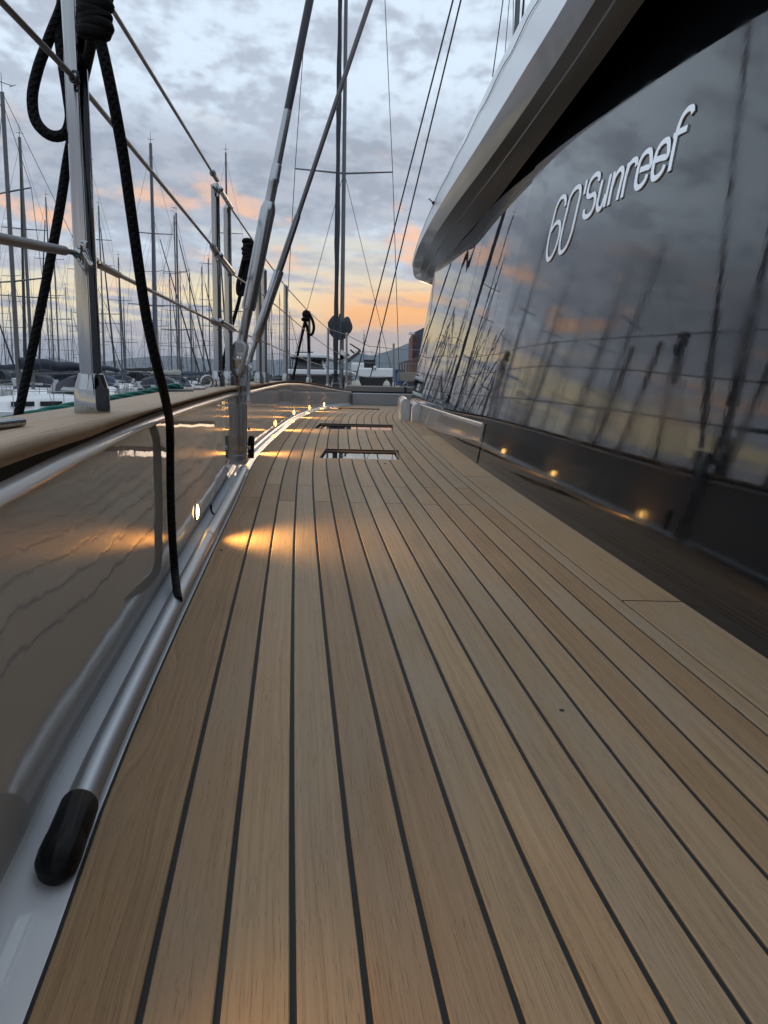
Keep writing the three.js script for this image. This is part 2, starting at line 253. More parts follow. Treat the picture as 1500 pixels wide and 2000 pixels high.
// ---- bulwark: gutter, inner face, rim, teak cap, topside
const rimY = spl([[-1, -0.13], [0.6, -0.104], [0.84, -0.095], [1.28, -0.08], [2.4, -0.067], [3.24, -0.068], [4, -0.058], [5, -0.045], [6.4, -0.058], [7.3, -0.088], [8.3, -0.142]]);
const capY = spl([[-1, -0.075], [0.6, -0.055], [1.3, -0.05], [2.4, -0.034], [4, -0.026], [5, -0.02], [6.4, -0.034], [7.3, -0.062], [8.3, -0.115]]);
const bulwark = struct('bulwark', 'glossy light grey bulwark with teak capping along the outer edge of the side deck');
{
  const zs = range(-0.9, 8.3, 110), uvZ = (p) => [-p.z / 1.1, p.y / 1.1];
  const GR = 0.028, fil = (Z, k) => { const x = faceX(Z), y = drop(Z) - 0.003, a = k / 8 * Math.PI / 2; return W3(x + GR - GR * Math.sin(a), y + GR - GR * Math.cos(a), Z); };
  part(bulwark, 'gutter', loft(zs.map(Z => { const y = drop(Z) - 0.003, e = edgeX(Z); return [W3(e, y - 0.012, Z), W3(e - 0.001, y - 0.001, Z), W3(e - 0.006, y, Z), ...range(0, 8, 8).map(k => fil(Z, k))]; }), { uv: p => [-p.z / 1.1 + p.x * 0.3, p.y / 1.1 + p.x * 0.9] }), M.gutter);
  part(bulwark, 'inner_face', loft(zs.map(Z => [...range(0, 8, 8).map(k => { const b = fil(Z, 8); return W3(faceX(Z), lerp(b.y - EYE, rimY(Z), k / 8), Z); })]), { uv: p => [-p.z / 1.1 + p.x * 0.3, p.y / 1.1 + p.x * 0.9] }), M.gel);
  const rim = zs.map(Z => { const x = faceX(Z), y = rimY(Z); return [[0, -0.004], [0.004, -0.002], [0.0058, 0.0005], [0.0062, 0.003], [0.0045, 0.007], [0.0012, 0.0105], [-0.003, 0.0138], [-0.008, 0.0158], [-0.014, 0.0165], [-0.03, 0.0165]].map(([a, b]) => W3(x + a, y + b, Z)); });
  part(bulwark, 'rim', loft(rim), M.gelRim);
  part(bulwark, 'cap_gap_shade', loft(zs.map(Z => [W3(faceX(Z) - 0.004, rimY(Z) + 0.014, Z), W3(faceX(Z) - 0.004, capY(Z) - 0.012, Z)])), M.black);  // shade of the gap between rim and cap, put in as a black sheet
  const cap = (a, b) => loft(range(a, b, Math.ceil((b - a) / 0.1)).map(Z => { const x = faceX(Z), y = capY(Z), t = Math.min(0.019, y - rimY(Z) - 0.022), w = 0.135; return [W3(x - 0.01, y - t, Z), W3(x + 0.006, y - t, Z), W3(x + 0.011, y - t * 0.6, Z), W3(x + 0.010, y - t * 0.25, Z), W3(x + 0.004, y - 0.001, Z), W3(x - 0.004, y, Z), W3(x - w + 0.008, y - 0.004, Z), W3(x - w, y - 0.010, Z), W3(x - w, y - 0.03, Z), W3(x - w + 0.03, y - 0.03, Z)]; }), { uv: p => [(p.x - faceX(-p.z)) / 0.3 + 0.4, -p.z / 1.4 + a] });
  [[-0.9, 0.2], [0.203, 2.72], [2.723, 5.1], [5.103, 8.3]].forEach(([a, b]) => part(bulwark, 'cap_plank', cap(a, b), capWood));
  part(bulwark, 'topside', loft(zs.map(Z => { const x = faceX(Z) - 0.12; return [W3(x, capY(Z) - 0.03, Z), W3(x - 0.02, -0.8, Z), W3(x + 0.05, -1.9, Z), W3(x + 0.25, -EYE - 0.4, Z)]; })), M.hull);
}
// ---- bow: low coaming across the side deck and a padded beam beyond it
{
  const bow = struct('bow_coaming', 'low pale grey coaming closing the forward end of the deck');
  const prof = [[BOW, -0.29], [BOW, -0.150], [BOW + 0.012, -0.142], [BOW + 0.05, -0.142], [BOW + 0.05, -0.3]];
  part(bow, 'coaming', loft([-0.36, 0.1, 0.8, 3].map((X, k) => prof.map(([z, y]) => W3(X, y + (k === 0 ? 0 : 0), z + (X + 0.36) * 0.05))), { crease: 0.5 }), M.gelGrey);
  part(bow, 'dark_joint', loft([-0.42, 3].map(X => [W3(X, -0.158, BOW + 0.2), W3(X, -0.13, BOW + 0.2)])), M.black);
  const beam = [[8.62, -0.135], [8.6, -0.128], [8.6, -0.078], [8.62, -0.07], [8.8, -0.068], [8.82, -0.08], [8.82, -0.6], [8.62, -0.6]];
  part(bow, 'beam', loft([-0.45, 0.2, 3].map(X => beam.map(([z, y]) => W3(X, y, z))), { crease: 0.5, close: true }), M.taupe);
  part(bow, 'beam_shelf', loft([-0.45, 3].map(X => [W3(X, -0.16, BOW + 0.05), W3(X, -0.14, 8.62)])), M.gelGrey);
  part(bow, 'bow_topside', loft([-0.9, -0.45, 3].map((X, k) => [W3(X, k ? -0.1 : -0.3, k ? 8.81 : 8.2), W3(X, -EYE - 0.3, k ? 8.7 : 8.2)])), M.hull);
}
// ---- deck hatches
const hatchSay = ['small flush deck hatch with smoked glass, nearest one in the planks', 'wide flush deck hatch with smoked glass, second one along the deck', 'farthest flush deck hatch, a thin dark slot near the bow coaming'];
HATCH.forEach((h, i) => {
  const t = thing('deck_hatch', hatchSay[i], 'deck hatch', 'flush hatches in the side deck'), D = 0.017, ym = Z => drop(Z);
  const wall = (x0, z0, x1, z1) => loft([[W3(x0, ym(z0) - 0.003, z0), W3(x1, ym(z1) - 0.003, z1)], [W3(x0, ym(z0) - D - 0.02, z0), W3(x1, ym(z1) - D - 0.02, z1)]]);
  part(t, 'frame', [wall(h.x0, h.z0, h.x0, h.z1), wall(h.x0, h.z1, h.x1, h.z1), wall(h.x1, h.z1, h.x1, h.z0), wall(h.x1, h.z0, h.x0, h.z0)], M.black);
  part(t, 'trim', rod(W3(h.x0, ym(h.z1) - D * 0.55, h.z1 - 0.003), W3(h.x1, ym(h.z1) - D * 0.55, h.z1 - 0.003), 0.0028, 0.0028, 6), std([0.16, 0.10, 0.06], 0.5));
  part(t, 'pane', loft([[W3(h.x0, ym(h.z0) - D * 0.6, h.z0), W3(h.x1, ym(h.z0) - D * 0.6, h.z0)], [W3(h.x0, ym(h.z1) - D * 0.6, h.z1), W3(h.x1, ym(h.z1) - D * 0.6, h.z1)]]), M.glass);
});

// ================================================================ cabin side and roof
const TAU = Math.tan(9.5 * Math.PI / 180);
const wallP = (Z, Y, off = 0) => W3(wallX(Z) + TAU * (Y - drop(Z)) - off * 0.974, Y + off * 0.16, Z - off * 0.08);
const seamZ = Y => 3.12 + (Y + 0.15) * 0.08, frontZ = Y => 6.3 + Y * 0.1;
const cabin = struct('cabin_side', 'black glossy cabin side leaning inboard, reflecting the marina');
{
  const ys = range(-0.46, 1.28, 26), uvw = p => [-p.z / 0.9, p.y / 0.9];
  part(cabin, 'black_panel', loft(ys.map(Y => range(-1.2, 1, 40).map(q => { const s = (q + 1.2) / 2.2, Z = lerp(-1.2, seamZ(Y) - 0.004, s); return wallP(Z, lerp(drop(Z) - 0.01, 1.28, (Y + 0.46) / 1.74)); })), { uv: uvw }), M.panel);
  const wy = range(-0.165, 1.28, 20);
  part(cabin, 'window_pane', loft(wy.map(Y => range(0, 1, 30).map(q => wallP(lerp(seamZ(Y) + 0.004, frontZ(Y), q), Y, -0.004))), { uv: uvw }), M.glass);
  part(cabin, 'panel_joint', loft(wy.map(Y => [wallP(seamZ(Y) - 0.01, Y, -0.012), wallP(seamZ(Y) + 0.01, Y, -0.012)])), M.seal);
  part(cabin, 'wall_front', loft(wy.map(Y => [wallP(frontZ(Y), Y, -0.004), W3(1.6, Y, 6.9 - Y * 0.4), W3(4, Y, 7.2 - Y * 0.4)])), M.glass);
  const co = range(3.13, 6.28, 24), cb = Z => lerp(-0.238, drop(Z) - 0.01, Math.min(1, (Z - 3.13) / 2));
  part(cabin, 'base_panel', loft(range(3.124, 5.3, 16).map(Z => [wallP(Z, drop(Z) - 0.01, 0), wallP(Z, cb(Z) + 0.02, 0)]), { uv: uvw }), M.panel);
  part(cabin, 'coaming', loft(co.map(Z => [wallP(Z, cb(Z), 0.001), wallP(Z, cb(Z) + 0.001, 0.007), wallP(Z, -0.185, 0.007), wallP(Z, -0.172, 0.006), wallP(Z, -0.166, 0.004), wallP(Z, -0.166, -0.02)]), { crease: 0.5, uv: uvw }), M.gelDark);
  part(cabin, 'coaming_rim', loft(co.map(Z => range(0, 5, 5).map(k => { const a = k / 5 * Math.PI; return wallP(Z, -0.168 - 0.004 * Math.cos(a), 0.006 + 0.004 * Math.sin(a)); }))), M.gelRim);
  part(cabin, 'end_cap', loft(range(0, 6, 6).map(k => { const a = k / 6 * Math.PI; return [-0.165, -0.20, -0.238].map(Y => wallP(3.125 - 0.02 * Math.sin(a), Y, 0.001 + 0.008 * (1 - k / 6))); })), M.gelDark);
}
// ---- the two moulded blocks where the cabin side meets the foredeck
{
  const t = thing('moulded_step', 'pair of pale rounded mouldings at the forward foot of the cabin side', 'deck moulding');
  const blk = (x0, x1, top, z0, z1) => { const s = new THREE.Shape(), h = top + 0.30, r = 0.032; s.moveTo(x0, 0); s.lineTo(x1, 0); s.lineTo(x1, h - r); s.absarc(x1 - r, h - r, r, 0, Math.PI / 2); s.lineTo(x0 + r, h); s.absarc(x0 + r, h - r, r, Math.PI / 2, Math.PI); s.lineTo(x0, 0); const g = new THREE.ExtrudeGeometry(s, { depth: z1 - z0, bevelThickness: 0.012, bevelSize: 0.012, bevelSegments: 3, curveSegments: 6 }); g.translate(0, EYE - 0.30, -z1); return toCreasedNormals(g, 0.6); };
  part(t, 'outer_block', blk(0.108, 0.160, -0.138, 5.5, 6.5), M.gelStep); part(t, 'inner_block', blk(0.186, 0.236, -0.165, 5.35, 6.3), M.gelStep); part(t, 'joint', box(0.012, 0.14, 0.9, W3(0.173, -0.24, 5.95)), M.black);
}
// ---- roof edge
const lineOf = pts => { const c = new THREE.CatmullRomCurve3(pts.map(p => V(...p)), false, 'catmullrom', 0.5); return t => c.getPoint(t); };
const roof = struct('cabin_roof', 'white cabin roof overhanging the side deck with a glossy grey soffit');
{
  const KR = 1.30;
  const zz = [-1.2, 0.6, 1.65, 2.2, 2.8, 3.5, 4.2, 5.0], sec = (X, Y, tip) => [...zz.map((z, i) => [X[i], Array.isArray(Y) ? Y[i] : Y, z]), ...tip];
  const gb = sec([0.43, 0.408, 0.391, 0.366, 0.327, 0.272, 0.231, 0.211], 0.74, [[0.222, 0.74, 5.6], [0.30, 0.74, 6.15], [0.62, 0.74, 6.5], [1.6, 0.74, 6.7], [3, 0.74, 6.8]]);
  const wg = sec([0.405, 0.388, 0.374, 0.343, 0.303, 0.25, 0.204, 0.168], [.81, .81, .81, .81, .81, .808, .803, .797], [[0.170, 0.787, 5.75], [0.25, 0.78, 6.35], [0.58, 0.78, 6.75], [1.6, 0.78, 7.0], [3, 0.78, 7.1]]);
  const tp = sec([0.47, 0.46, 0.443, 0.405, 0.367, 0.315, 0.246, 0.187], [1.1, 1.1, 1.1, 1.1, 1.09, 1.05, .975, .875], [[0.176, 0.815, 5.8], [0.255, 0.793, 6.4], [0.58, 0.79, 6.8], [1.6, 0.79, 7.05], [3, 0.79, 7.15]]);
  const lip = sec([0.49, 0.488, 0.486, 0.474, 0.455, 0.43, 0.386, 0.345], 0.74, [[0.325, 0.74, 5.55], [0.36, 0.74, 5.95], [0.66, 0.74, 6.25], [1.6, 0.74, 6.4], [3, 0.74, 6.5]]);
  const [g, w, t, l] = [gb, wg, tp, lip].map(c => lineOf(c.map(p => p.map(x => x * (c === lip ? 1.176 : KR))))), ts = range(0, 1, 144);
  const q = (a, b, s, k = 0) => a.clone().lerp(b, s).add(V(k, 0, 0)), w3 = p => W3(p.x, p.y, p.z), uvw = p => [-p.z / 1.3, (p.x + p.y) / 1.3];
  part(roof, 'fascia', loft(ts.map(s => [w3(w(s)), w3(q(w(s), t(s), 0.05, 0.0)), w3(q(w(s), t(s), 0.5, -0.006)), w3(q(w(s), t(s), 0.93, 0.0)), w3(t(s).add(V(0.02, 0.006, 0))), w3(t(s).add(V(0.35, 0.03, 0)))]), { crease: 0.7, uv: uvw }), M.gelWhite);
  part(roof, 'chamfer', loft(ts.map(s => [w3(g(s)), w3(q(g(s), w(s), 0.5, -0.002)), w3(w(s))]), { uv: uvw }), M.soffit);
  part(roof, 'soffit', loft(ts.map(s => [w3(g(s)), w3(q(g(s), l(s), 0.40)), w3(q(g(s), l(s), 0.43).add(V(0, -0.006, 0))), w3(q(g(s), l(s), 0.5).add(V(0, -0.006, 0))), w3(l(s))]), { uv: uvw, crease: 0.3 }), M.soffitDeckTint);
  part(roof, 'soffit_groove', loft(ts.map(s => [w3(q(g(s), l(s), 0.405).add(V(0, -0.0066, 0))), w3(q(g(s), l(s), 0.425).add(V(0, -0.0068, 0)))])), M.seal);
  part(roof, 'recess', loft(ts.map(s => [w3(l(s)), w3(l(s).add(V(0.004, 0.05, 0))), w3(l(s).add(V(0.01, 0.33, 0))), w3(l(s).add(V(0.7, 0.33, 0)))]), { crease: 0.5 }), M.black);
  part(roof, 'roof_top', loft(ts.map(s => [w3(t(s).add(V(0.35, 0.03, 0))), W3(2.6, 1.56, t(s).z), W3(5, 1.5, t(s).z)])), M.gelWhite);
  const cord = thing('lashing_cord', 'thin dark cord lashed along the white roof edge with a small knot', 'cord');
  part(cord, 'line', tube(range(0.1, 0.66, 40).map((s, i) => w3(q(w(s), t(s), 0.62 + 0.03 * Math.sin(i * 1.7), -0.008))), 0.0018, 120, 6), M.dark);
  const k = w3(q(w(0.5), t(0.5), 0.62, -0.012));
  part(cord, 'knot', [new THREE.IcosahedronGeometry(0.012, 1).translate(k.x, k.y, k.z), rod(k, k.clone().add(V(-0.03, 0.03, -0.02)), 0.004), rod(k, k.clone().add(V(0.012, -0.055, 0.03)), 0.0045)], M.dark);
}
// ---- raised lettering on the black panel
{
  const sign = thing('lettering', 'raised white slanted lettering on the black cabin side', 'lettering');
  const onWall = (px, py) => { const r = ray(px, py); let Z = 2.3; for (let i = 0; i < 60; i++) { const Y = r[1] * Z, f = r[0] * Z - (wallX(Z) + TAU * (Y - drop(Z))); Z -= f * 0.9; } return [Z, r[1] * Z]; };
  const A = s => s.map(([x, y]) => onWall(1050 + x / 7.5, 310 + y / 7.5)), B = s => s.map(([x, y]) => onWall(1180 + x / 7.5, 190 + y / 7.5));
  const ribbon = (pts, closed, hw = 0.0078) => {       // a flat bevelled bar along a path on the wall
    const c = new THREE.CatmullRomCurve3(pts.map(([z, y]) => V(z, y, 0)), closed, 'centripetal'), n = pts.length < 3 ? 2 : pts.length * 5, P = c.getSpacedPoints(n), rows = [];
    P.forEach((p, i) => { const a = P[closed ? (i - 1 + n) % n : Math.max(0, i - 1)], b = P[closed ? (i + 1) % n : Math.min(n, i + 1)], d = b.clone().sub(a).normalize(), N = V(-d.y, d.x, 0);
      const pt = (k, o) => wallP(p.x + N.x * k, p.y + N.y * k, o); rows.push([pt(-hw, 0.0005), pt(-hw, 0.0034), pt(-hw + 0.001, 0.004), pt(hw - 0.001, 0.004), pt(hw, 0.0034), pt(hw, 0.0005)]); });
    const g = [loft(rows, { crease: 0.5 })]; if (!closed) for (const r of [rows[0], rows[rows.length - 1]]) g.push(loft([[r[0], r[1], r[2]], [r[5], r[4], r[3]]])); return g;
  };
  const L = [
    ['digit', [[A([[415, 700], [427, 610], [405, 558], [350, 592], [290, 720], [230, 950], [175, 1180], [148, 1390], [160, 1478], [205, 1458], [265, 1340], [310, 1200], [340, 1060], [343, 965], [315, 932], [268, 965], [212, 1060]]), 0]]],
    ['digit', [[A([[620, 410], [555, 462], [490, 580], [440, 780], [380, 1020], [337, 1250], [337, 1375], [375, 1368], [440, 1280], [500, 1120], [550, 920], [600, 700], [640, 520], [642, 432]]), 1]]],
    ['apostrophe', [[A([[740, 315], [695, 530]]), 0]]],
    ['letter', [[A([[912, 335], [925, 262], [895, 225], [840, 265], [785, 350], [752, 470], [750, 545], [790, 552], [845, 522], [860, 570], [845, 680], [800, 790], [740, 850], [697, 850], [688, 805], [700, 745]]), 0]]],
    ['letter', [[A([[968, 315], [920, 520], [887, 680], [897, 745], [940, 722], [985, 610], [1012, 520]]), 0], [A([[1092, 232], [1040, 470], [985, 715]]), 0]]],
    ['letter', [[A([[1150, 195], [1100, 430], [1048, 690]]), 0], [A([[1112, 400], [1150, 285], [1215, 172], [1262, 152], [1266, 230], [1225, 400], [1175, 612]]), 0]]],
    ['letter', [[A([[1358, 62], [1300, 300], [1245, 580]]), 0], [A([[1315, 250], [1370, 92], [1440, 18], [1472, 32], [1465, 110]]), 0]]],
    ['letter', [[B([[545, 1072], [620, 1040], [698, 1003], [708, 900], [700, 795], [655, 792], [590, 860], [540, 960], [500, 1120], [477, 1270], [495, 1328], [560, 1298], [620, 1210], [645, 1130]]), 0]]],
    ['letter', [[B([[780, 922], [860, 892], [948, 858], [966, 740], [960, 635], [915, 640], [850, 702], [795, 800], [750, 960], [722, 1120], [735, 1193], [800, 1168], [870, 1080], [905, 990]]), 0]]],
    ['letter', [[B([[968, 1092], [1060, 640], [1110, 440], [1170, 290], [1250, 182], [1318, 160], [1320, 235]]), 0], [B([[1038, 578], [1090, 532], [1240, 452]]), 0]]],
  ];
  for (const [n, st] of L) part(sign, n, st.flatMap(([p, c]) => ribbon(p, !!c)), M.letter);
}

// ================================================================ fittings along the bulwark
// ---- courtesy lights
const lampAt = [[0.33, -0.32], [1.75, -0.31], [3.29, -0.289], [4.43, -0.258], [5.57, -0.245], [6.52, -0.243], [7.33, -0.24]];
const lampSay = ['round warm courtesy light set low in the bulwark, just outside the frame', 'brightest round warm courtesy light, low in the bulwark past the hanging rope', 'warm courtesy light behind the black tip of the boat pole', 'third glowing light along the bulwark, level with the wide hatch', 'fourth glowing light along the bulwark where it starts to curve', 'second last glowing light toward the bow', 'last glowing light before the bow coaming'];
const glow = std([0.3, 0.22, 0.1], 0.4, { emissive: new THREE.Color().setRGB(1, 0.56, 0.15), emissiveIntensity: 12 });
lampAt.forEach(([Z, Y], i) => {
  const t = thing('courtesy_light', lampSay[i], 'courtesy light', 'courtesy lights along the bulwark'), x = faceX(Z), tang = V(faceX(Z + 0.05) - faceX(Z - 0.05), 0, -0.1).normalize(), nrm = V(-tang.z, 0, tang.x); if (nrm.x < 0) nrm.negate();
  const c = W3(x, Y, Z);
  part(t, 'bezel', lathe([[0.0182, 0], [0.0215, 0.0008], [0.0215, 0.0022], [0.020, 0.003], [0.0182, 0.002]], c, nrm), M.steel);
  part(t, 'lens_light', lathe([[0, 0.0065], [0.008, 0.0062], [0.015, 0.0045], [0.0185, 0.002]], c, nrm), glow);
  const s = new THREE.SpotLight(new THREE.Color(1, 0.60, 0.20), i ? 0.8 : 0.2, 0, 1.0, 1, 2);
  const p = c.clone().addScaledVector(nrm, 0.019); s.position.copy(p); s.target.position.copy(p.clone().add(V(nrm.x, -0.02, nrm.z))); s.castShadow = true; s.shadow.radius = 0.6; s.name = 'courtesy_lamp'; scene.add(s, s.target);
});
// ---- stanchions, gate rails, lifelines
const stanchionBase = (p, s = 1) => lathe([[0.0001, 0], [0.0232 * s, 0], [0.0234 * s, 0.003], [0.0226 * s, 0.032], [0.0218 * s, 0.035], [0.0165 * s, 0.053], [0.0148 * s, 0.054]], p, V(0, 1, 0), 36);
function stanchion(p, top, r, label) { const t = thing('stanchion', label, 'stanchion', 'polished stanchions on the teak capping'); part(t, 'base', stanchionBase(p, r / 0.0142), M.steel); part(t, 'post', [rod(p, top, r, r, 28), new THREE.SphereGeometry(r, 20, 10).translate(top.x, top.y, top.z)], M.steel); return t; }
const onCap = (px, Z) => { const r = ray(px, 740); return W3(r[0] * Z, capY(Z) - 0.004, Z); };
const post = (px, Z, topPy, r, label) => { const b = onCap(px, Z), q = ray(px, topPy); return [stanchion(b, V(b.x, EYE + q[1] * Z, b.z), r, label), b]; };
const s1b = W3(-0.402, capY(1.06) - 0.002, 1.06), s1t = V(s1b.x - 0.004, EYE + 0.62, s1b.z);
const st1 = stanchion(s1b, s1t, 0.0142, 'nearest polished steel stanchion, tall and thick, on the teak capping');
const s1eye = at(150, 158, 1.045), s1low = at(163, 497, 1.045);
part(st1, 'grommet', [new THREE.TorusGeometry(0.0062, 0.0018, 8, 18).rotateY(-0.35).translate(s1eye.x + 0.002, s1eye.y, s1eye.z + 0.014)], M.dark);
{ const g = [];  // pelican hook at the lower wire
  const a = at(158, 495, 1.03); g.push(lathe([[0.0001, -0.009], [0.006, -0.0085], [0.0085, -0.003], [0.008, 0.004], [0.004, 0.008], [0.0001, 0.0085]], a, V(1, -0.1, 0.2)));
  g.push(tube([at(150, 490, 1.03), at(158, 478, 1.02), at(166, 482, 1.015), at(178, 515, 1.015), at(180, 519, 1.01), at(172, 510, 1.015), at(163, 494, 1.02)], 0.0022, 40, 7));
  g.push(tube([at(152, 504, 1.02), at(160, 520, 1.02), at(166, 526, 1.02), at(168, 505, 1.015)], 0.0022, 30, 7)); g.push(tube([at(156, 485, 1.02), at(160, 474, 1.02), at(167, 474, 1.015), at(167, 490, 1.015)], 0.0028, 30, 7));
  g.push(lathe([[0.001, 0], [0.006, 0.002], [0.007, 0.008], [0.0045, 0.016], [0.003, 0.03]], at(184, 510, 1.07), at(205, 528, 1.14).sub(at(184, 510, 1.07))));
  part(st1, 'pelican_hook', g, M.steel); }
const [st2] = post(426, 2.55, 366, 0.0136, 'aft post of the boarding gate, polished steel with square ends'), [st2b] = post(448, 2.82, 408, 0.0136, 'forward post of the boarding gate beside the thick shroud');
post(506, 3.75, 505, 0.0142, 'stanchion half hidden behind the two shrouds'); post(517, 4.05, 530, 0.0142, 'stanchion just forward of the two shrouds'); post(558, 5.3, 560, 0.0150, 'single stanchion standing clear forward of the shrouds');
post(603, 6.7, 610, 0.0150, 'stanchion carrying the far coiled black line'); post(640, 8.0, 642, 0.0130, 'thin stanchion left of the furled headsail'); 
{ const b = at(677, 758, 8.75), t2 = at(677, 652, 8.75); stanchion(b, t2, 0.0125, 'bow stanchion right of the furled headsail'); const c = at(769, 756, 8.72), d = at(769, 672, 8.72); stanchion(c, d, 0.0125, 'thin bow post standing on the beam by the foredeck'); }
{ const t = thing('gate_rail', 'three short polished rails joining the two boarding gate posts', 'gate rail');
  for (const [a, b, c, d, r] of [[430, 370, 451, 404, 0.009], [428, 500, 453, 532, 0.012], [430, 629, 456, 643, 0.011]]) { const p = at(a, b, 2.54), q = at(c, d, 2.82); part(t, 'rail', [rod(p, q, r, r, 14), new THREE.SphereGeometry(r * 1.15, 12, 8).translate(p.x, p.y, p.z), new THREE.SphereGeometry(r * 1.05, 12, 8).translate(q.x, q.y, q.z)], M.steel); }
  for (const [a, b] of [[424, 372], [424, 497], [424, 631]]) { const p = at(a, b, 2.525), q = at(a - 22, b - 20, 2.4), g = [new THREE.TorusGeometry(0.008, 0.003, 8, 16).translate(p.x, p.y, p.z + 0.012), rod(p, p.clone().lerp(q, 0.5), 0.006, 0.004, 8), rod(p.clone().add(V(0, 0.02, 0)), p.clone().add(V(0.004, -0.02, 0.01)), 0.005, 0.003, 8)]; part(t, 'shackle', g, M.satin); } }
function wire(label, pts, r, fit = true) { const t = thing('lifeline', label, 'lifeline', 'steel lifelines between the stanchions'); const g = []; for (let i = 0; i < pts.length - 1; i++) g.push(rod(pts[i], pts[i + 1], r, r, 8)); part(t, 'wire', g, M.wire); if (fit) { const a = pts[pts.length - 1], d = pts[pts.length - 2].clone().sub(a).normalize(); part(t, 'terminal', [rod(a, a.clone().addScaledVector(d, 0.10), r * 1.9, r * 1.9, 10), lathe([[0.001, 0], [r * 2.6, 0.002], [r * 2.6, 0.014], [0.001, 0.016]], a.clone().addScaledVector(d, 0.10), d, 12)], M.wire); } return t; }
wire('top lifeline running down from the rope bundle to the boarding gate', [at(165, -70, 1.08), at(424, 352, 2.52)], 0.0036);
wire('middle lifeline passing through the nearest stanchion to the boarding gate', [at(-60, -62, 0.78), s1eye.clone().add(V(0, 0, -0.003)), at(424, 492, 2.52)], 0.0036);
{ const t = wire('lower lifeline hooked to the nearest stanchion and on to the gate', [at(-70, 452, 0.72), at(148, 494, 1.03), at(190, 516, 1.075), at(424, 632, 2.52)], 0.0034); const a = at(148, 494, 1.03), b = at(-70, 452, 0.72); part(t, 'sleeve', [rod(b, a.clone().lerp(b, 0.14), 0.0058, 0.0058, 12), rod(at(190, 515, 1.08), at(232, 537, 1.19), 0.0055, 0.005, 12)], M.wire); }
wire('top lifeline forward of the gate falling away to the bow', [at(452, 408, 2.85), at(518, 505, 4.05), at(558, 560, 5.3), at(604, 610, 6.7), at(640, 642, 8.0), at(677, 654, 8.75), at(720, 676, 8.76), at(769, 681, 8.72), at(825, 684, 9.2)], 0.0034, false);
wire('middle lifeline forward of the gate running to the bow', [at(452, 534, 2.85), at(512, 575, 3.9), at(558, 612, 5.3), at(604, 652, 6.7), at(640, 678, 8.0), at(677, 700, 8.75), at(720, 709, 8.76), at(769, 709, 8.72), at(830, 712, 9.2)], 0.0034, false);
wire('lowest lifeline forward of the gate running to the bow', [at(455, 644, 2.85), at(512, 666, 3.9), at(558, 687, 5.3), at(604, 706, 6.7), at(640, 718, 8.0), at(677, 730, 8.75), at(720, 738, 8.76), at(769, 736, 8.72)], 0.0034, false);
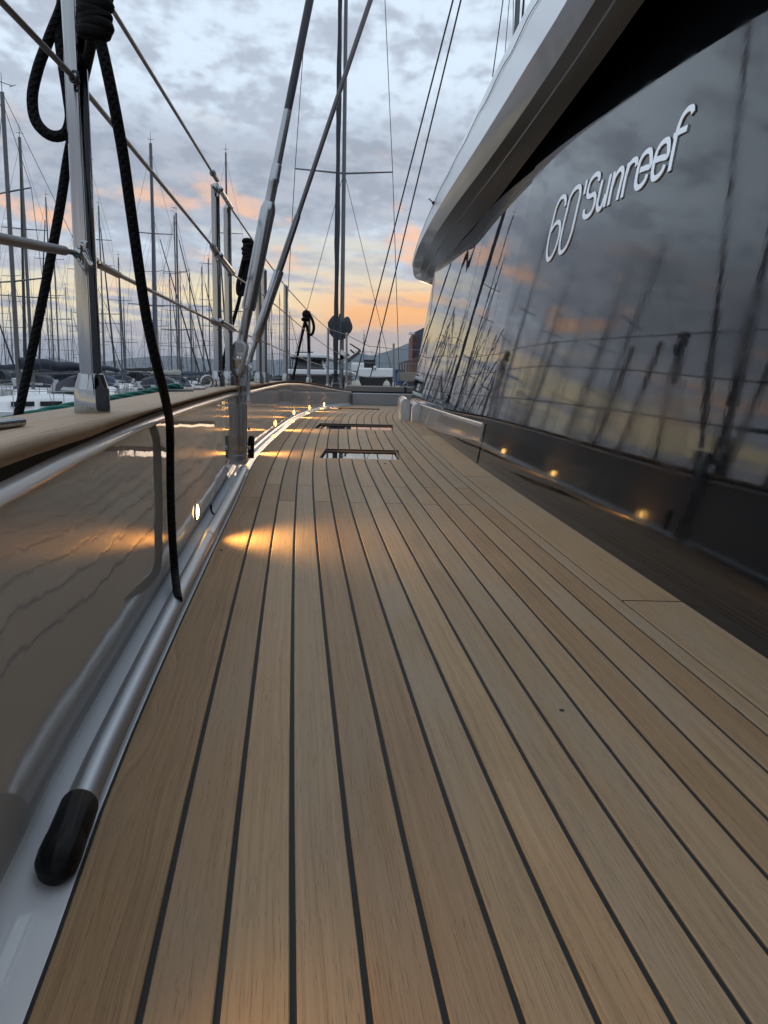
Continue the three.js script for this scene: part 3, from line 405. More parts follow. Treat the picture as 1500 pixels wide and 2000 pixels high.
// ---- shrouds with their turnbuckles and the chainplate
{
  const t = thing('shroud', 'thick steel shroud with a heavy turnbuckle, black above', 'shroud', 'shrouds on the bulwark chainplate'), Z = 2.86, pin = at(470, 679, Z), top = at(607, -10, Z), d = top.clone().sub(pin).normalize(), k = Z / F, up = (px, py) => at(px, py, Z).sub(pin).dot(d);
  const y = v => { const p = at(470 + (679 - v) * 0.2, v, Z); return p.sub(pin).dot(d); };
  const ext = pin.clone().addScaledVector(d, 2.6);
  part(t, 'rod', rod(pin.clone().addScaledVector(d, y(230)), ext, 7.3 * k, 7.3 * k, 18), std([0.03, 0.03, 0.04], 0.35));
  part(t, 'sleeve', lathe([[0.001, y(322)], [8.3 * k, y(322)], [7.6 * k, y(215)], [0.001, y(214)]], pin, d), M.satin);
  part(t, 'screw', lathe([[0.001, y(406)], [9.3 * k, y(406)], [9.3 * k, y(357)], [10.2 * k, y(354)], [10.2 * k, y(350)], [9.6 * k, y(348)], [9.3 * k, y(324)], [7.6 * k, y(318)], [0.001, y(317)]], pin, d), M.satin);
  part(t, 'turnbuckle_body', lathe([[0.001, y(606)], [12.6 * k, y(605)], [13.4 * k, y(598)], [13.6 * k, y(500)], [14.4 * k, y(412)], [14.2 * k, y(408)], [10.2 * k, y(395)], [0.001, y(394)]], pin, d, 30), M.satin);
  part(t, 'neck', lathe([[0.001, y(664)], [9 * k, y(663)], [8.6 * k, y(640)], [9.2 * k, y(610)], [9.2 * k, y(604)]], pin, d), std([0.3, 0.31, 0.32], 0.35, { metalness: 1 }));
  const fork = (P, D, w, len, th, off) => { const s = new THREE.Shape(); s.absarc(0, 0, w, 0, Math.PI); s.lineTo(-w * 0.9, -len); s.absarc(0, -len, w * 0.9, Math.PI, 2 * Math.PI); s.lineTo(w, 0); const h = new THREE.Path(); h.moveTo(-w * 0.52, -w * 1.25); h.lineTo(-w * 0.46, -len); h.lineTo(w * 0.46, -len); h.lineTo(w * 0.52, -w * 1.25); h.closePath(); s.holes.push(h); const g = new THREE.ExtrudeGeometry(s, { depth: th, bevelThickness: 0.0015, bevelSize: 0.0015, bevelSegments: 2, curveSegments: 12 }); g.translate(0, 0, off); const ax = V(0, 0, 1), m = new THREE.Matrix4().makeBasis(D.clone().cross(ax).normalize(), D.clone().projectOnPlane(ax).normalize(), ax); g.applyMatrix4(m); g.translate(P.x, P.y, P.z); return toCreasedNormals(g, 0.5); };
  part(t, 'fork', [fork(pin, d, 13 * k, 42 * k, 0.008, 0.012), fork(pin, d, 13 * k, 42 * k, 0.008, -0.02), lathe([[0.001, 8 * k], [10 * k, 9 * k], [9.5 * k, 24 * k], [0.001, 26 * k]], pin, d)], std([0.42, 0.43, 0.45], 0.38, { metalness: 1 }));
  part(t, 'pin', new THREE.CylinderGeometry(8.6 * k, 8.6 * k, 0.054, 24).rotateX(Math.PI / 2).translate(pin.x, pin.y, pin.z), std([0.30, 0.31, 0.33], 0.42, { metalness: 1 }));
  const u = thing('shroud', 'thinner steel shroud crossing beside the thick one, with a slim turnbuckle', 'shroud', 'shrouds on the bulwark chainplate'), Z2 = 2.98, q = at(481, 720, Z2), tp = at(727, -10, Z2), e = tp.clone().sub(q).normalize(), k2 = Z2 / F, y2 = v => { const w = (720 - v) / 730, p = at(481 + 246 * w, v, Z2); return p.sub(q).dot(e); };
  part(u, 'rod', rod(q.clone().addScaledVector(e, y2(440)), q.clone().addScaledVector(e, 3.2), 4.4 * k2, 4.4 * k2, 14), std([0.14, 0.13, 0.135], 0.4, { metalness: 0.6 }));
  part(u, 'sleeve', lathe([[0.001, y2(540)], [6.4 * k2, y2(540)], [6 * k2, y2(425)], [4.6 * k2, y2(418)], [0.001, y2(417)]], q, e), std([0.16, 0.16, 0.17], 0.3, { metalness: 1 }));
  part(u, 'turnbuckle_body', lathe([[0.001, y2(668)], [7.6 * k2, y2(667)], [9.2 * k2, y2(655)], [8.8 * k2, y2(600)], [9.6 * k2, y2(534)], [9 * k2, y2(529)], [0.001, y2(527)]], q, e, 26), M.satin);
  part(u, 'neck', lathe([[0.001, y2(708)], [6.4 * k2, y2(706)], [5.2 * k2, y2(690)], [5.4 * k2, y2(662)]], q, e), M.satin);
  part(u, 'fork', [fork(q, e, 9 * k2, 44 * k2, 0.007, 0.01), fork(q, e, 9 * k2, 44 * k2, 0.007, -0.017)], M.satin);
  part(u, 'pin', new THREE.CylinderGeometry(5.6 * k2, 5.6 * k2, 0.044, 20).rotateX(Math.PI / 2).translate(q.x, q.y, q.z), M.satin);
  const c = thing('chainplate', 'upright polished chainplate bar on the bulwark under the shrouds', 'chainplate'), zc = 2.9, x = faceX(zc);
  const bar = (a, b, w, th, m, nm) => { const D = b.clone().sub(a), L = D.length(), g = new RoundedBoxGeometry(th, L, w, 2, 0.003); g.applyQuaternion(new THREE.Quaternion().setFromUnitVectors(V(0, 1, 0), D.normalize())); const mid = a.clone().add(b).multiplyScalar(0.5); g.translate(mid.x, mid.y, mid.z); part(c, nm, g, m); };
  const foot = W3(x + 0.011, drop(zc) + 0.03, zc), head = W3(x + 0.013, -0.095, zc);
  bar(foot, head, 0.034, 0.026, M.steel, 'bar'); bar(foot.clone().add(V(0.016, 0, 0.013)), head.clone().add(V(0.016, 0, 0.013)), 0.008, 0.012, M.satin, 'rib'); bar(foot.clone().add(V(0.016, 0, -0.013)), head.clone().add(V(0.016, 0, -0.013)), 0.008, 0.008, M.steel, 'rib'); bar(foot.clone().add(V(0.0, -0.02, 0)), foot.clone().add(V(0.0, 0.015, 0)), 0.06, 0.04, M.satin, 'foot_plate');
  bar(head.clone().add(V(0.006, -0.01, 0)), at(477, 712, 2.9), 0.024, 0.03, M.steel, 'link'); bar(head.clone().add(V(-0.02, 0.0, 0.02)), at(462, 700, 2.84), 0.012, 0.034, M.satin, 'cheek_plate'); bar(head.clone().add(V(0.024, 0.0, -0.01)), at(484, 722, 2.95), 0.012, 0.016, M.satin, 'side_link');
  for (const f of [0.2, 0.55]) { const p = foot.clone().lerp(head, f); part(c, 'bolt', new THREE.CylinderGeometry(0.007, 0.007, 0.008, 14).rotateZ(Math.PI / 2).translate(p.x + 0.03, p.y, p.z), M.steel); }
}
// ---- ropes
const onFace = (px, py, off) => { const r = ray(px, py); let best = 1, e = 9; for (let Z = 0.7; Z < 2; Z += 0.002) { const d = Math.abs(r[0] * Z - faceX(Z) - off); if (d < e) { e = d; best = Z; } } return at(px, py, best); };
const ropeTube = (parent, nm, pts, r, mat = M.rope, n = 90) => { const g = tube(pts, r, n, 12), uv = g.attributes.uv; let L = 0; for (let i = 1; i < pts.length; i++) L += pts[i].distanceTo(pts[i - 1]); for (let i = 0; i < uv.count; i++) uv.setXY(i, uv.getX(i) * Math.round(L / 0.02), uv.getY(i) * 2); return part(parent, nm, g, mat); };
{
  const t = thing('fender_line', 'thick black rope hitched to the nearest stanchion with a hanging loop and two tails', 'rope');
  const k = at(188, 20, 1.0), knot = [];
  for (let i = 0; i < 9; i++) { const p = at(186 + 3 * Math.sin(i * 2.1), -40 + i * 13, 1.0); const g = new THREE.TorusGeometry(0.0105, 0.0078, 10, 22); g.scale(1.15, 1, 1); g.rotateX(Math.PI / 2 + 0.16 * Math.sin(i * 1.7)); g.rotateZ(0.22 * Math.sin(i * 2.3)); g.translate(p.x, p.y, p.z); knot.push(g); }
  for (let i = 0; i < 2; i++) { const p = at(206, -6 - i * 22, 1.0); knot.push(new THREE.SphereGeometry(0.0095, 14, 10).translate(p.x, p.y, p.z)); }
  knot.push(rod(at(187, -50, 1.0), at(187, 74, 1.0), 0.0135, 0.012, 16));
  part(t, 'hitch', knot, M.rope);
  ropeTube(t, 'loop', [at(130, -70, 1.06), at(124, 0, 1.08), at(98, 70, 1.09), at(74, 135, 1.09), at(63, 195, 1.09), at(72, 240, 1.09), at(100, 265, 1.09), at(126, 262, 1.09), at(137, 235, 1.09), at(133, 190, 1.09), at(124, 130, 1.09), at(117, 70, 1.09), at(122, 0, 1.1), at(130, -60, 1.1)], 0.0072);
  ropeTube(t, 'outboard_tail', [at(183, 60, 1.0), at(173, 110, 1.05), at(160, 170, 1.1), at(146, 240, 1.12), at(132, 310, 1.13), at(118, 400, 1.13), at(96, 520, 1.13), at(68, 660, 1.13), at(38, 800, 1.12), at(14, 920, 1.1)], 0.0068);
  ropeTube(t, 'inboard_tail', [at(191, 60, 1.0), at(203, 110, 1.0), at(222, 200, 1.01), at(240, 300, 1.03), at(254, 400, 1.05), at(268, 500, 1.07), at(286, 620, 1.1), at(303, 700, 1.12), at(318, 758, 1.17), onFace(327, 800, 0.032), onFace(332, 840, 0.014), onFace(333, 950, 0.011), onFace(336, 1040, 0.012), onFace(341, 1110, 0.016), onFace(345, 1150, 0.030), onFace(348, 1172, 0.040)], 0.0072, M.rope, 140);
  const u = thing('fender_line', 'black line coiled on the gate post behind the shrouds', 'rope');
  const b = []; for (let i = 0; i < 6; i++) { const p = at(484 + 2 * Math.sin(i * 2), 472 + i * 8, 3.6); b.push(new THREE.TorusGeometry(0.017, 0.010, 8, 18).rotateX(1.3 + 0.3 * Math.sin(i)).rotateZ(0.3 * Math.sin(i * 1.9)).translate(p.x, p.y, p.z)); } b.push(new THREE.SphereGeometry(0.026, 14, 10).scale(0.9, 1.3, 0.9).translate(...at(484, 483, 3.6).toArray()));
  part(u, 'coil', b, M.rope);
  ropeTube(u, 'loop', [at(478, 500, 3.6), at(471, 530, 3.6), at(465, 560, 3.6), at(467, 574, 3.6), at(474, 574, 3.6), at(480, 560, 3.6), at(482, 530, 3.6), at(484, 505, 3.6)], 0.0105);
  ropeTube(u, 'tail', [at(484, 505, 3.6), at(476, 545, 3.62), at(466, 590, 3.64), at(452, 640, 3.66), at(440, 690, 3.66), at(430, 745, 3.66)], 0.0085);
  const v = thing('fender_line', 'distant black line coiled on a far stanchion, one tail hanging outboard', 'rope');
  part(v, 'coil', [new THREE.SphereGeometry(0.034, 14, 10).scale(1, 1.1, 0.8).translate(...at(598, 614, 6.6).toArray()), new THREE.TorusGeometry(0.026, 0.012, 8, 16).rotateX(1.3).translate(...at(597, 624, 6.6).toArray())], M.rope);
  ropeTube(v, 'loop', [at(603, 612, 6.6), at(610, 625, 6.6), at(613, 640, 6.6), at(609, 653, 6.6), at(604, 654, 6.6)], 0.012); ropeTube(v, 'tail', [at(597, 625, 6.6), at(590, 655, 6.7), at(582, 690, 6.8), at(572, 742, 6.8)], 0.011); ropeTube(v, 'short_tail', [at(596, 628, 6.6), at(601, 645, 6.62), at(603, 675, 6.64), at(604, 690, 6.64)], 0.012);
}
{ // laid green mooring rope on the capping
  const path = new THREE.CatmullRomCurve3([W3(-3.4, -1.0, -0.6), W3(-1.9, -0.42, 0.6), at(-160, 866, 1.35), at(0, 823, 1.55), at(70, 807, 1.62), at(143, 792, 1.7), at(210, 780, 1.8), at(265, 771, 1.9), at(305, 762, 2.0), at(330, 756, 2.05), at(348, 756, 2.1), at(356, 760, 2.1)]);
  const g = [], fr = path.computeFrenetFrames(420); for (let s = 0; s < 3; s++) { const pts = []; for (let i = 0; i <= 420; i++) { const p = path.getPointAt(i / 420), a = i / 420 * 170 + s * 2.094; pts.push(p.addScaledVector(fr.normals[i], 0.0046 * Math.cos(a)).addScaledVector(fr.binormals[i], 0.0046 * Math.sin(a))); } g.push(new THREE.TubeGeometry(new THREE.CatmullRomCurve3(pts), 840, 0.0047, 6)); }
  const t = thing('mooring_rope', 'green laid mooring rope led off the outer edge of the teak capping', 'rope'); part(t, 'strand', g, std([0.02, 0.16, 0.125], 0.7));
}
// ---- boat pole in the gutter
{
  const t = thing('boat_pole', 'silver boat pole with black rubber ends lying in the bulwark gutter', 'boat pole');
  const P = Z => { const r = 0.0155; return W3(edgeX(Z) - 0.0175 - 0.003 * Math.sin(Z), drop(Z) + 0.0128, Z); };
  part(t, 'shaft', tube(range(0.66, 2.72, 24).map(P), 0.0147, 90, 24), M.pole);
  const a = P(0.68), d = P(0.56).sub(a).normalize();
  part(t, 'rubber_grip', lathe([[0.0150, 0], [0.0172, 0.0005], [0.0177, 0.003], [0.0176, 0.052], [0.0170, 0.054], [0.0182, 0.058], [0.0186, 0.075], [0.0176, 0.088], [0.013, 0.098], [0.006, 0.103], [0.0001, 0.104]], a, d, 32), M.rubber);
  part(t, 'collar', lathe([[0.0148, 0], [0.0156, 0.001], [0.0156, 0.006], [0.0149, 0.010]], P(1.72), P(1.6).sub(P(1.72)), 24), M.satin);
  const b = P(2.7), h = thing('rubber_plug', 'short upright black rubber end at the far tip of the boat pole', 'rubber end'); part(h, 'plug', lathe([[0.012, 0], [0.0125, 0.01], [0.0125, 0.075], [0.009, 0.085], [0.0001, 0.088]], W3(faceX(3.0) + 0.04, drop(3.0) + 0.02, 3.0), V(0.03, 1, 0)), M.rubber);
  const c = thing('hook_clip', 'small black hook clipped under the boat pole', 'hook'); const p = P(2.0); part(c, 'hook', tube([p.clone().add(V(-0.004, -0.006, 0)), p.clone().add(V(-0.022, -0.008, 0)), p.clone().add(V(-0.03, 0.002, 0)), p.clone().add(V(-0.03, 0.018, 0))], 0.004, 24, 8), M.rubber);
}
// ---- small fittings on the capping
{
  const t = thing('chafe_strip', 'polished steel chafe strip end on the teak capping at the left edge', 'chafe strip'); const p = [W3(-0.372, capY(0.7) + 0.003, 0.40), W3(-0.374, capY(0.8) + 0.003, 0.80)]; const g = new RoundedBoxGeometry(0.016, 0.009, 0.4, 3, 0.004); g.rotateY(0.0); g.translate(-0.372, EYE + capY(0.75) + 0.004, -0.585); part(t, 'strip', g, M.steel);
  const u = thing('fairlead_plate', 'dark flat fairlead block on the capping beside the green rope end', 'fairlead'); part(u, 'plate', box(0.07, 0.012, 0.2, at(352, 764, 2.1), 0.25, 0.004), std([0.045, 0.045, 0.045], 0.5)); part(u, 'slide', box(0.03, 0.008, 0.3, at(392, 757, 2.3), 0.2, 0.003), M.satin);
  const v = thing('pad_eye', 'round steel pad eye standing at the foot of the gate post', 'pad eye'); const c = at(404, 746, 2.5); part(v, 'ring', new THREE.TorusGeometry(0.017, 0.0055, 10, 24).rotateY(0.5).translate(c.x, c.y, c.z), M.steel); part(v, 'foot', box(0.05, 0.006, 0.03, c.clone().add(V(0, -0.019, 0)), 0.3, 0.002), M.satin);
  const w = thing('mooring_ring', 'small ring and fitting at the starboard end of the bow beam', 'ring'); const r = at(792, 752, 8.4); part(w, 'ring', new THREE.TorusGeometry(0.022, 0.006, 8, 20).translate(r.x, r.y, r.z), M.satin); part(w, 'foot', box(0.03, 0.06, 0.03, r.clone().add(V(0, -0.05, 0)), 0, 0.004), M.dark);
}
{ // crumbs on the planks
  const lf = (px, py, s, col, label, cat, nm) => { const r = ray(px, py); let Z = 1; for (let i = 0; i < 60; i++) Z = 0.5 * Z + 0.5 * drop(Z) / r[1]; const t = thing(nm, label, cat), g = new THREE.IcosahedronGeometry(s, 1); const p = g.attributes.position, rr = rng(px); for (let i = 0; i < p.count; i++) p.setXYZ(i, p.getX(i) * (1 + 0.6 * fbm(p.getX(i) * 300, p.getZ(i) * 300 + px)), p.getY(i) * 0.3, p.getZ(i) * 0.75); g.computeVertexNormals(); const q = W3(r[0] * Z, drop(Z) + s * 0.25, Z); g.translate(q.x, q.y, q.z); part(t, nm === 'petal' ? 'petal_body' : 'leaf_body', g, std(col, 0.8)); };
  lf(1097, 1388, 0.0035, [0.05, 0.03, 0.02], 'curled brown leaf scrap on the middle planks', 'leaf', 'leaf_scrap'); lf(432, 1075, 0.0032, [0.03, 0.02, 0.015], 'dark leaf scrap on the outermost plank near the light pool', 'leaf', 'leaf_scrap'); lf(949, 968, 0.004, [0.6, 0.58, 0.52], 'pale petal lying by the seam near the cabin', 'petal', 'petal'); lf(752, 906, 0.005, [0.02, 0.02, 0.02], 'dark crumb on the planks just aft of the nearest hatch', 'leaf', 'leaf_scrap');
}
// ---- rig of the yacht in view
{
  const t = thing('furled_headsail', 'dark furled headsail rising from its bracket on the bow rail', 'furled sail'), Z = 9.0, a = at(655, 742, Z), b = at(665, -60, Z), n = 40, rows = [];
  for (let i = 0; i <= n; i++) { const p = a.clone().lerp(b, i / n), r = 0.021 + 0.003 * fbm(i * 0.6, 2, 3) + 0.006 * sstep(0.02, 0.1, i / n) * (1 - 0.4 * i / n), row = []; for (let k = 0; k < 12; k++) { const q = k / 12 * Math.PI * 2; row.push(p.clone().add(V(r * Math.cos(q) * (1 + 0.16 * Math.sin(2 * q + i * 0.5)) + 0.006 * fbm(i * 0.4, 9, 2), 0, r * Math.sin(q)))); } rows.push(row); }
  part(t, 'rolled_cloth', loft(rows, { close: true }), std([0.035, 0.04, 0.055], 0.8)); part(t, 'drum', lathe([[0.001, 0], [0.05, 0.002], [0.05, 0.012], [0.028, 0.02], [0.028, 0.07], [0.05, 0.08], [0.05, 0.09], [0.001, 0.092]], a.clone().add(V(0, -0.02, 0)), V(0, 1, 0)), M.dark);
  part(t, 'bracket', [rod(at(646, 760, Z), at(653, 737, Z), 0.012), rod(at(667, 761, Z), at(660, 737, Z), 0.012), rod(at(650, 748, Z), at(664, 748, Z), 0.008)], M.satin);
  for (const [l, p, q] of [['left one of two black stays slanting up behind the roof edge', at(694, 742, 9.2), at(890, -20, 5.5)], ['right one of two black stays slanting up behind the roof edge', at(722, 742, 9.2), at(905, -20, 5.5)]]) { const s = thing('stay', l, 'stay', 'black stays slanting up from the bow'); part(s, 'cable', rod(p, q.clone().add(q.clone().sub(p).multiplyScalar(0.3)), 0.0062, 0.0058, 8), std([0.015, 0.018, 0.025], 0.5)); }
  const m = thing('mast', 'grey mast foot and halyards just showing over the roof edge', 'mast'); const c = at(1010, 30, 9), d = at(1010, -120, 9); part(m, 'tube', rod(V(c.x, EYE + 1.0, c.z), V(c.x, EYE + 9, c.z), 0.027, 0.027, 14), M.alu); part(m, 'halyard', [rod(at(962, 150, 9), at(988, -40, 9), 0.006), rod(at(985, 120, 9), at(998, -40, 9), 0.004), rod(at(1002, 70, 9), at(1003, -40, 9), 0.004), rod(at(1020, 40, 9), at(1026, -40, 9), 0.012)], M.dark);
}

// ================================================================ marina
{ const w = struct('water', 'still grey harbour water between the moored boats'); const wt = tex(512, 512, (u, v) => { const h = 0.5 + 0.5 * fbm(u * 10, v * 24, 5); return [h, h, h]; }); mirrored(wt); wt.repeat.set(1, 1); const g = new THREE.PlaneGeometry(9000, 9000).rotateX(-Math.PI / 2); const uv = g.attributes.uv; for (let i = 0; i < uv.count; i++) uv.setXY(i, uv.getX(i) * 1500, uv.getY(i) * 1500); part(w, 'water_surface', g, phys([0.02, 0.035, 0.04], 0.12, { bumpMap: wt, bumpScale: 0.05 })); w.children[0].castShadow = false; }
const hillMat = std([0.045, 0.065, 0.075], 1), townMat = std([0.42, 0.40, 0.37], 0.9);
{ // hills: ridges built at their distances
  const hills = struct('hills', 'low blue-grey hills behind the marina');
  const ridge = (D, pts, seed, depth) => { const rows = [[], [], [], []], az = pts.map(p => [Math.atan(ray(p[0], 740)[0]), ray(p[0], p[1])[1]]), f = spl(az), a0 = az[0][0], a1 = az[az.length - 1][0]; for (const a of range(a0, a1, 220)) { const h = Math.max(1, f(a) / Math.cos(a) * D * Math.cos(a) + EYE + D * 0.0012 * fbm(a * 60, seed, 5)), p = (d, y) => V(Math.sin(a) * d, y, -Math.cos(a) * d); rows[0].push(p(D * 0.72, -1)); rows[1].push(p(D * 0.86, h * (0.45 + 0.12 * fbm(a * 25, seed + 4, 3)))); rows[2].push(p(D, h)); rows[3].push(p(D * 1.25, -1)); } return loft(rows); };
  part(hills, 'far_ridge', ridge(2600, [[-900, 690], [-600, 688], [-400, 700], [-200, 712], [-60, 720], [30, 722], [80, 706], [110, 701], [150, 710], [200, 708], [270, 700], [330, 696], [400, 701], [470, 704], [560, 702], [640, 705], [720, 720], [800, 735]], 3), hillMat);
  part(hills, 'near_ridge', ridge(1500, [[560, 744], [640, 735], [690, 692], [702, 690], [712, 692], [724, 694], [740, 691], [775, 679], [800, 669], [812, 667], [850, 672], [950, 690], [1150, 700], [1500, 690], [2200, 700]], 8), hillMat);
  const town = struct('distant_town', 'scattered pale houses along the foot of the far hills'); town.userData.kind = 'stuff';
  const r = rng(5), gs = []; for (let i = 0; i < 420; i++) { const a = -0.72 + r() * 0.62, d = 1950 + r() * 330, s = 4 + r() * 7; gs.push(box(s * (1 + r()), s * (0.7 + r() * 0.5), s, V(Math.sin(a) * d, 2 + (d - 1900) / 380 * 16 + r() * 5, -Math.cos(a) * d), r() * 3)); } part(town, 'houses', gs, townMat).userData.kind = 'stuff';
}
// ---- boat builders (x = bow, y = up, z = beam; origin on the waterline under the mast)
function hullGeo(L, B, fb, sheer, tuck = 0.75) {
  const rows = []; for (let i = 0; i <= 12; i++) { const s = i / 12, x = -0.52 * L + s * L * 1.02, w = B / 2 * Math.pow(Math.sin(Math.PI * Math.min(1, 0.30 + 0.70 * (1 - Math.pow(s, 1.6) * 1.0) * 1) * 0.5), 0.9) * (s > 0.97 ? 0.25 : 1) * (s < 0.5 ? lerp(tuck, 1, s * 2) : 1) * (1 - Math.pow(Math.max(0, s - 0.45) / 0.55, 2.2)) + 0.02; const top = fb + sheer * s * s; rows.push([V(x + s * 0.3, top, w), V(x + s * 0.2, top * 0.6, w * 0.97), V(x, 0.05, w * 0.8), V(x, -0.4, w * 0.3), V(x, -0.4, -w * 0.3), V(x, 0.05, -w * 0.8), V(x + s * 0.2, top * 0.6, -w * 0.97), V(x + s * 0.3, top, -w)]); }
  const deckG = loft(rows.map(r => [r[0], r[0].clone().lerp(r[7], 0.5).add(V(0, 0.06, 0)), r[7]])), tr = loft([[rows[0][0], rows[0][1], rows[0][2], rows[0][3]], [rows[0][7], rows[0][6], rows[0][5], rows[0][4]]]);
  return { hull: mergeGeometries([plain(loft(rows)), plain(tr)]), deck: deckG };
}
const R = rng(99), STAY = std([0.05, 0.052, 0.058], 0.6), boomMat = [M.navy, std([0.02, 0.02, 0.02], 0.8), std([0.03, 0.05, 0.09], 0.7), std([0.35, 0.34, 0.31], 0.8)];
function sailboat(label, o, group) {
  const { L = 11, mast = 15, fb = 1.25, near = false, furl = 0, cover = 0, wr = 0.008, tw = 0.085, spread = [0.36, 0.68], dodger = true, sw = 1 } = o, B = L * 0.33; const thin = o.stay ?? STAY;
  const t = thing('sailboat', label, 'sailing boat', group), h = hullGeo(L, B, fb, 0.3), dy = fb + 0.1, bs = near ? 8 : 5;
  part(t, 'hull', h.hull, o.hull ?? M.white); part(t, 'deck', h.deck, M.white);
  const cr = []; for (const s of range(0, 1, 6)) { const x = lerp(-0.14 * L, 0.22 * L, s), w = B * 0.29 * (1 - 0.35 * s * s), hh = 0.48 * (1 - 0.75 * s * s); cr.push([V(x, dy - 0.1, w), V(x, dy + hh * 0.8, w * 0.9), V(x, dy + hh, w * 0.7), V(x, dy + hh * 1.05, 0), V(x, dy + hh, -w * 0.7), V(x, dy + hh * 0.8, -w * 0.9), V(x, dy - 0.1, -w)]); }
  part(t, 'coachroof', loft(cr), M.white);
  if (near) for (const s of [-1, 1]) for (const k of [0, 1]) { const g = new THREE.BoxGeometry(0.75, 0.15, 0.02); g.rotateY(s * 0.06); g.translate(-0.04 * L + k * 0.95, dy + 0.22, s * (B * 0.278 - k * 0.05)); part(t, 'window', g, M.win); }
  if (dodger) { const d = []; for (const s of range(0, 1, 4)) { const x = -0.155 * L - s * 0.9, hh = 0.72 + 0.5 * Math.sin(0.35 + s * 1.2), w = B * 0.3; d.push(range(0, 1, 8).map(q => { const a = q * Math.PI; return V(x, dy + 0.1 + hh * Math.pow(Math.sin(a), 0.45) * (s === 0 ? 0.35 : 0.9), w * Math.cos(a)); })); } part(t, 'sprayhood', loft(d), boomMat[cover]); if (near) for (const s of [-1, 0, 1]) { const g = new THREE.BoxGeometry(0.04, 0.5, B * 0.2); g.rotateZ(0.75); g.rotateY(s * 0.35); g.translate(-0.155 * L - 0.2 - Math.abs(s) * 0.06, dy + 0.78 - Math.abs(s) * 0.08, s * B * 0.195); part(t, 'sprayhood_window', g, M.pane); } }
  part(t, 'mast', rod(V(0, dy, 0), V(0, mast, 0), tw * 0.8, tw * 0.62, bs), M.alu);
  part(t, 'boom', rod(V(0, dy + 1.15, 0), V(-0.36 * L, dy + 1.2, 0), 0.06, 0.06, 6), M.alu);
  const sc = range(0, 1, 8).map(s => { const x = -s * 0.35 * L, hh = lerp(0.42, 0.16, s), w = lerp(0.13, 0.1, s) * sw; return range(0, 1, 7).map(q => { const a = q * Math.PI * 2; return V(x, dy + 1.3 + hh * 0.4 + hh * 0.5 * Math.cos(a) + 0.03 * Math.sin(s * 30), w * Math.sin(a)); }); }); part(t, 'sail_cover', loft(sc, { close: true }), boomMat[cover]);
  const tips = []; spread.forEach((f, i) => { const y = dy + (mast - dy) * f, w = B * (i ? 0.27 : 0.36); for (const s of [-1, 1]) { part(t, 'spreader', rod(V(0, y, 0), V(-0.15, y + 0.05, s * w), 0.03, 0.022, 5), M.alu); tips.push([V(-0.15, y + 0.05, s * w), s, i]); } });
  for (const s of [-1, 1]) { const tp = tips.filter(q => q[1] === s).map(q => q[0]), foot = V(-0.1, dy, s * B * 0.46), all = [foot, ...tp, V(0, mast - 0.3, 0)], g = []; for (let i = 0; i < all.length - 1; i++) g.push(rod(all[i], all[i + 1], wr, wr, 3, false)); g.push(rod(foot, V(0, tp[0].y, 0), wr * 0.8, wr * 0.8, 3, false)); part(t, 'shroud', g, thin); }
  const bow = V(0.48 * L, dy + 0.25, 0), hd = V(0.05, mast * 0.97, 0); part(t, 'forestay', rod(bow, hd, wr, wr, 3, false), thin); part(t, 'backstay', rod(V(-0.5 * L, dy, 0), V(0, mast, 0), wr, wr, 3, false), thin);
  if (furl) part(t, 'furled_jib', rod(bow.clone().lerp(hd, 0.05), bow.clone().lerp(hd, 0.9), 0.085, 0.035, 6), boomMat[furl - 1]);
  part(t, 'mast_top', [rod(V(0, mast, 0), V(0, mast + 0.55, 0), 0.014, 0.008, 4), rod(V(-0.35, mast + 0.28, 0), V(0.1, mast + 0.28, 0), 0.012, 0.012, 4), rod(V(-0.35, mast + 0.28, -0.15), V(-0.35, mast + 0.28, 0.15), 0.012, 0.012, 4)], M.dark);
  if (near) { const rail = []; for (const s of [-1, 1]) { for (const k of range(0, 1, 6)) { const x = lerp(-0.48 * L, 0.4 * L, k), w = B / 2 * (1 - Math.pow(Math.max(0, (x / L + 0.52 - 0.45)) / 0.55, 2.2)) * 0.92 * (k < 0.4 ? 0.85 + 0.3 * k : 1); rail.push(rod(V(x, dy - 0.05, s * w), V(x, dy + 0.62, s * w), 0.014, 0.014, 4)); } rail.push(rod(V(-0.48 * L, dy + 0.62, s * B * 0.36), V(0.1 * L, dy + 0.62, s * B * 0.46), 0.01, 0.01, 4), rod(V(0.1 * L, dy + 0.62, s * B * 0.46), V(0.47 * L, dy + 0.8, s * 0.2), 0.01, 0.01, 4)); } part(t, 'guard_rail', rail, M.satin); }
  return t;
}
const berth = (t, X, Z, turn) => { t.position.set(X, 0, -Z); t.rotation.y = turn; return t; };
function byMast(label, px, py, Z, turn, o = {}) { const r = ray(px, py); return berth(sailboat(label, { mast: r[1] * Z + EYE, ...o }), r[0] * Z, Z, turn); }
byMast('white sailing boat with navy sprayhood, nearest in the marina', 4, 180, 25, Math.PI + 1.0, { near: true, L: 11, fb: 1.3, cover: 0, tw: 0.1, wr: 0.011, spread: [0.42, 0.7], sw: 1.1 });
byMast('sailing boat with dark furled jib and wind vane, second mast from the left edge', 38, 268, 38, -1.2, { near: true, furl: 2, cover: 0, tw: 0.11, spread: [0.4, 0.66] });
byMast('sailing boat whose thin mast shows right behind the nearest stanchion', 177, 318, 47, -1.25, { near: true, furl: 2, cover: 2 });
byMast('sailing boat with wind vane and dark furled jib between the rope and the stanchion', 294, 280, 40, -1.3, { near: true, furl: 3, cover: 0, tw: 0.12, spread: [0.38, 0.66] });
byMast('sailing boat with a slim pale mast left of the boarding gate', 344, 416, 56, 1.3, { near: true, cover: 3, tw: 0.1 });
byMast('sailing boat whose mast tip shows just above the boarding gate', 441, 298, 50, -1.35, { near: true, furl: 1, cover: 1 });
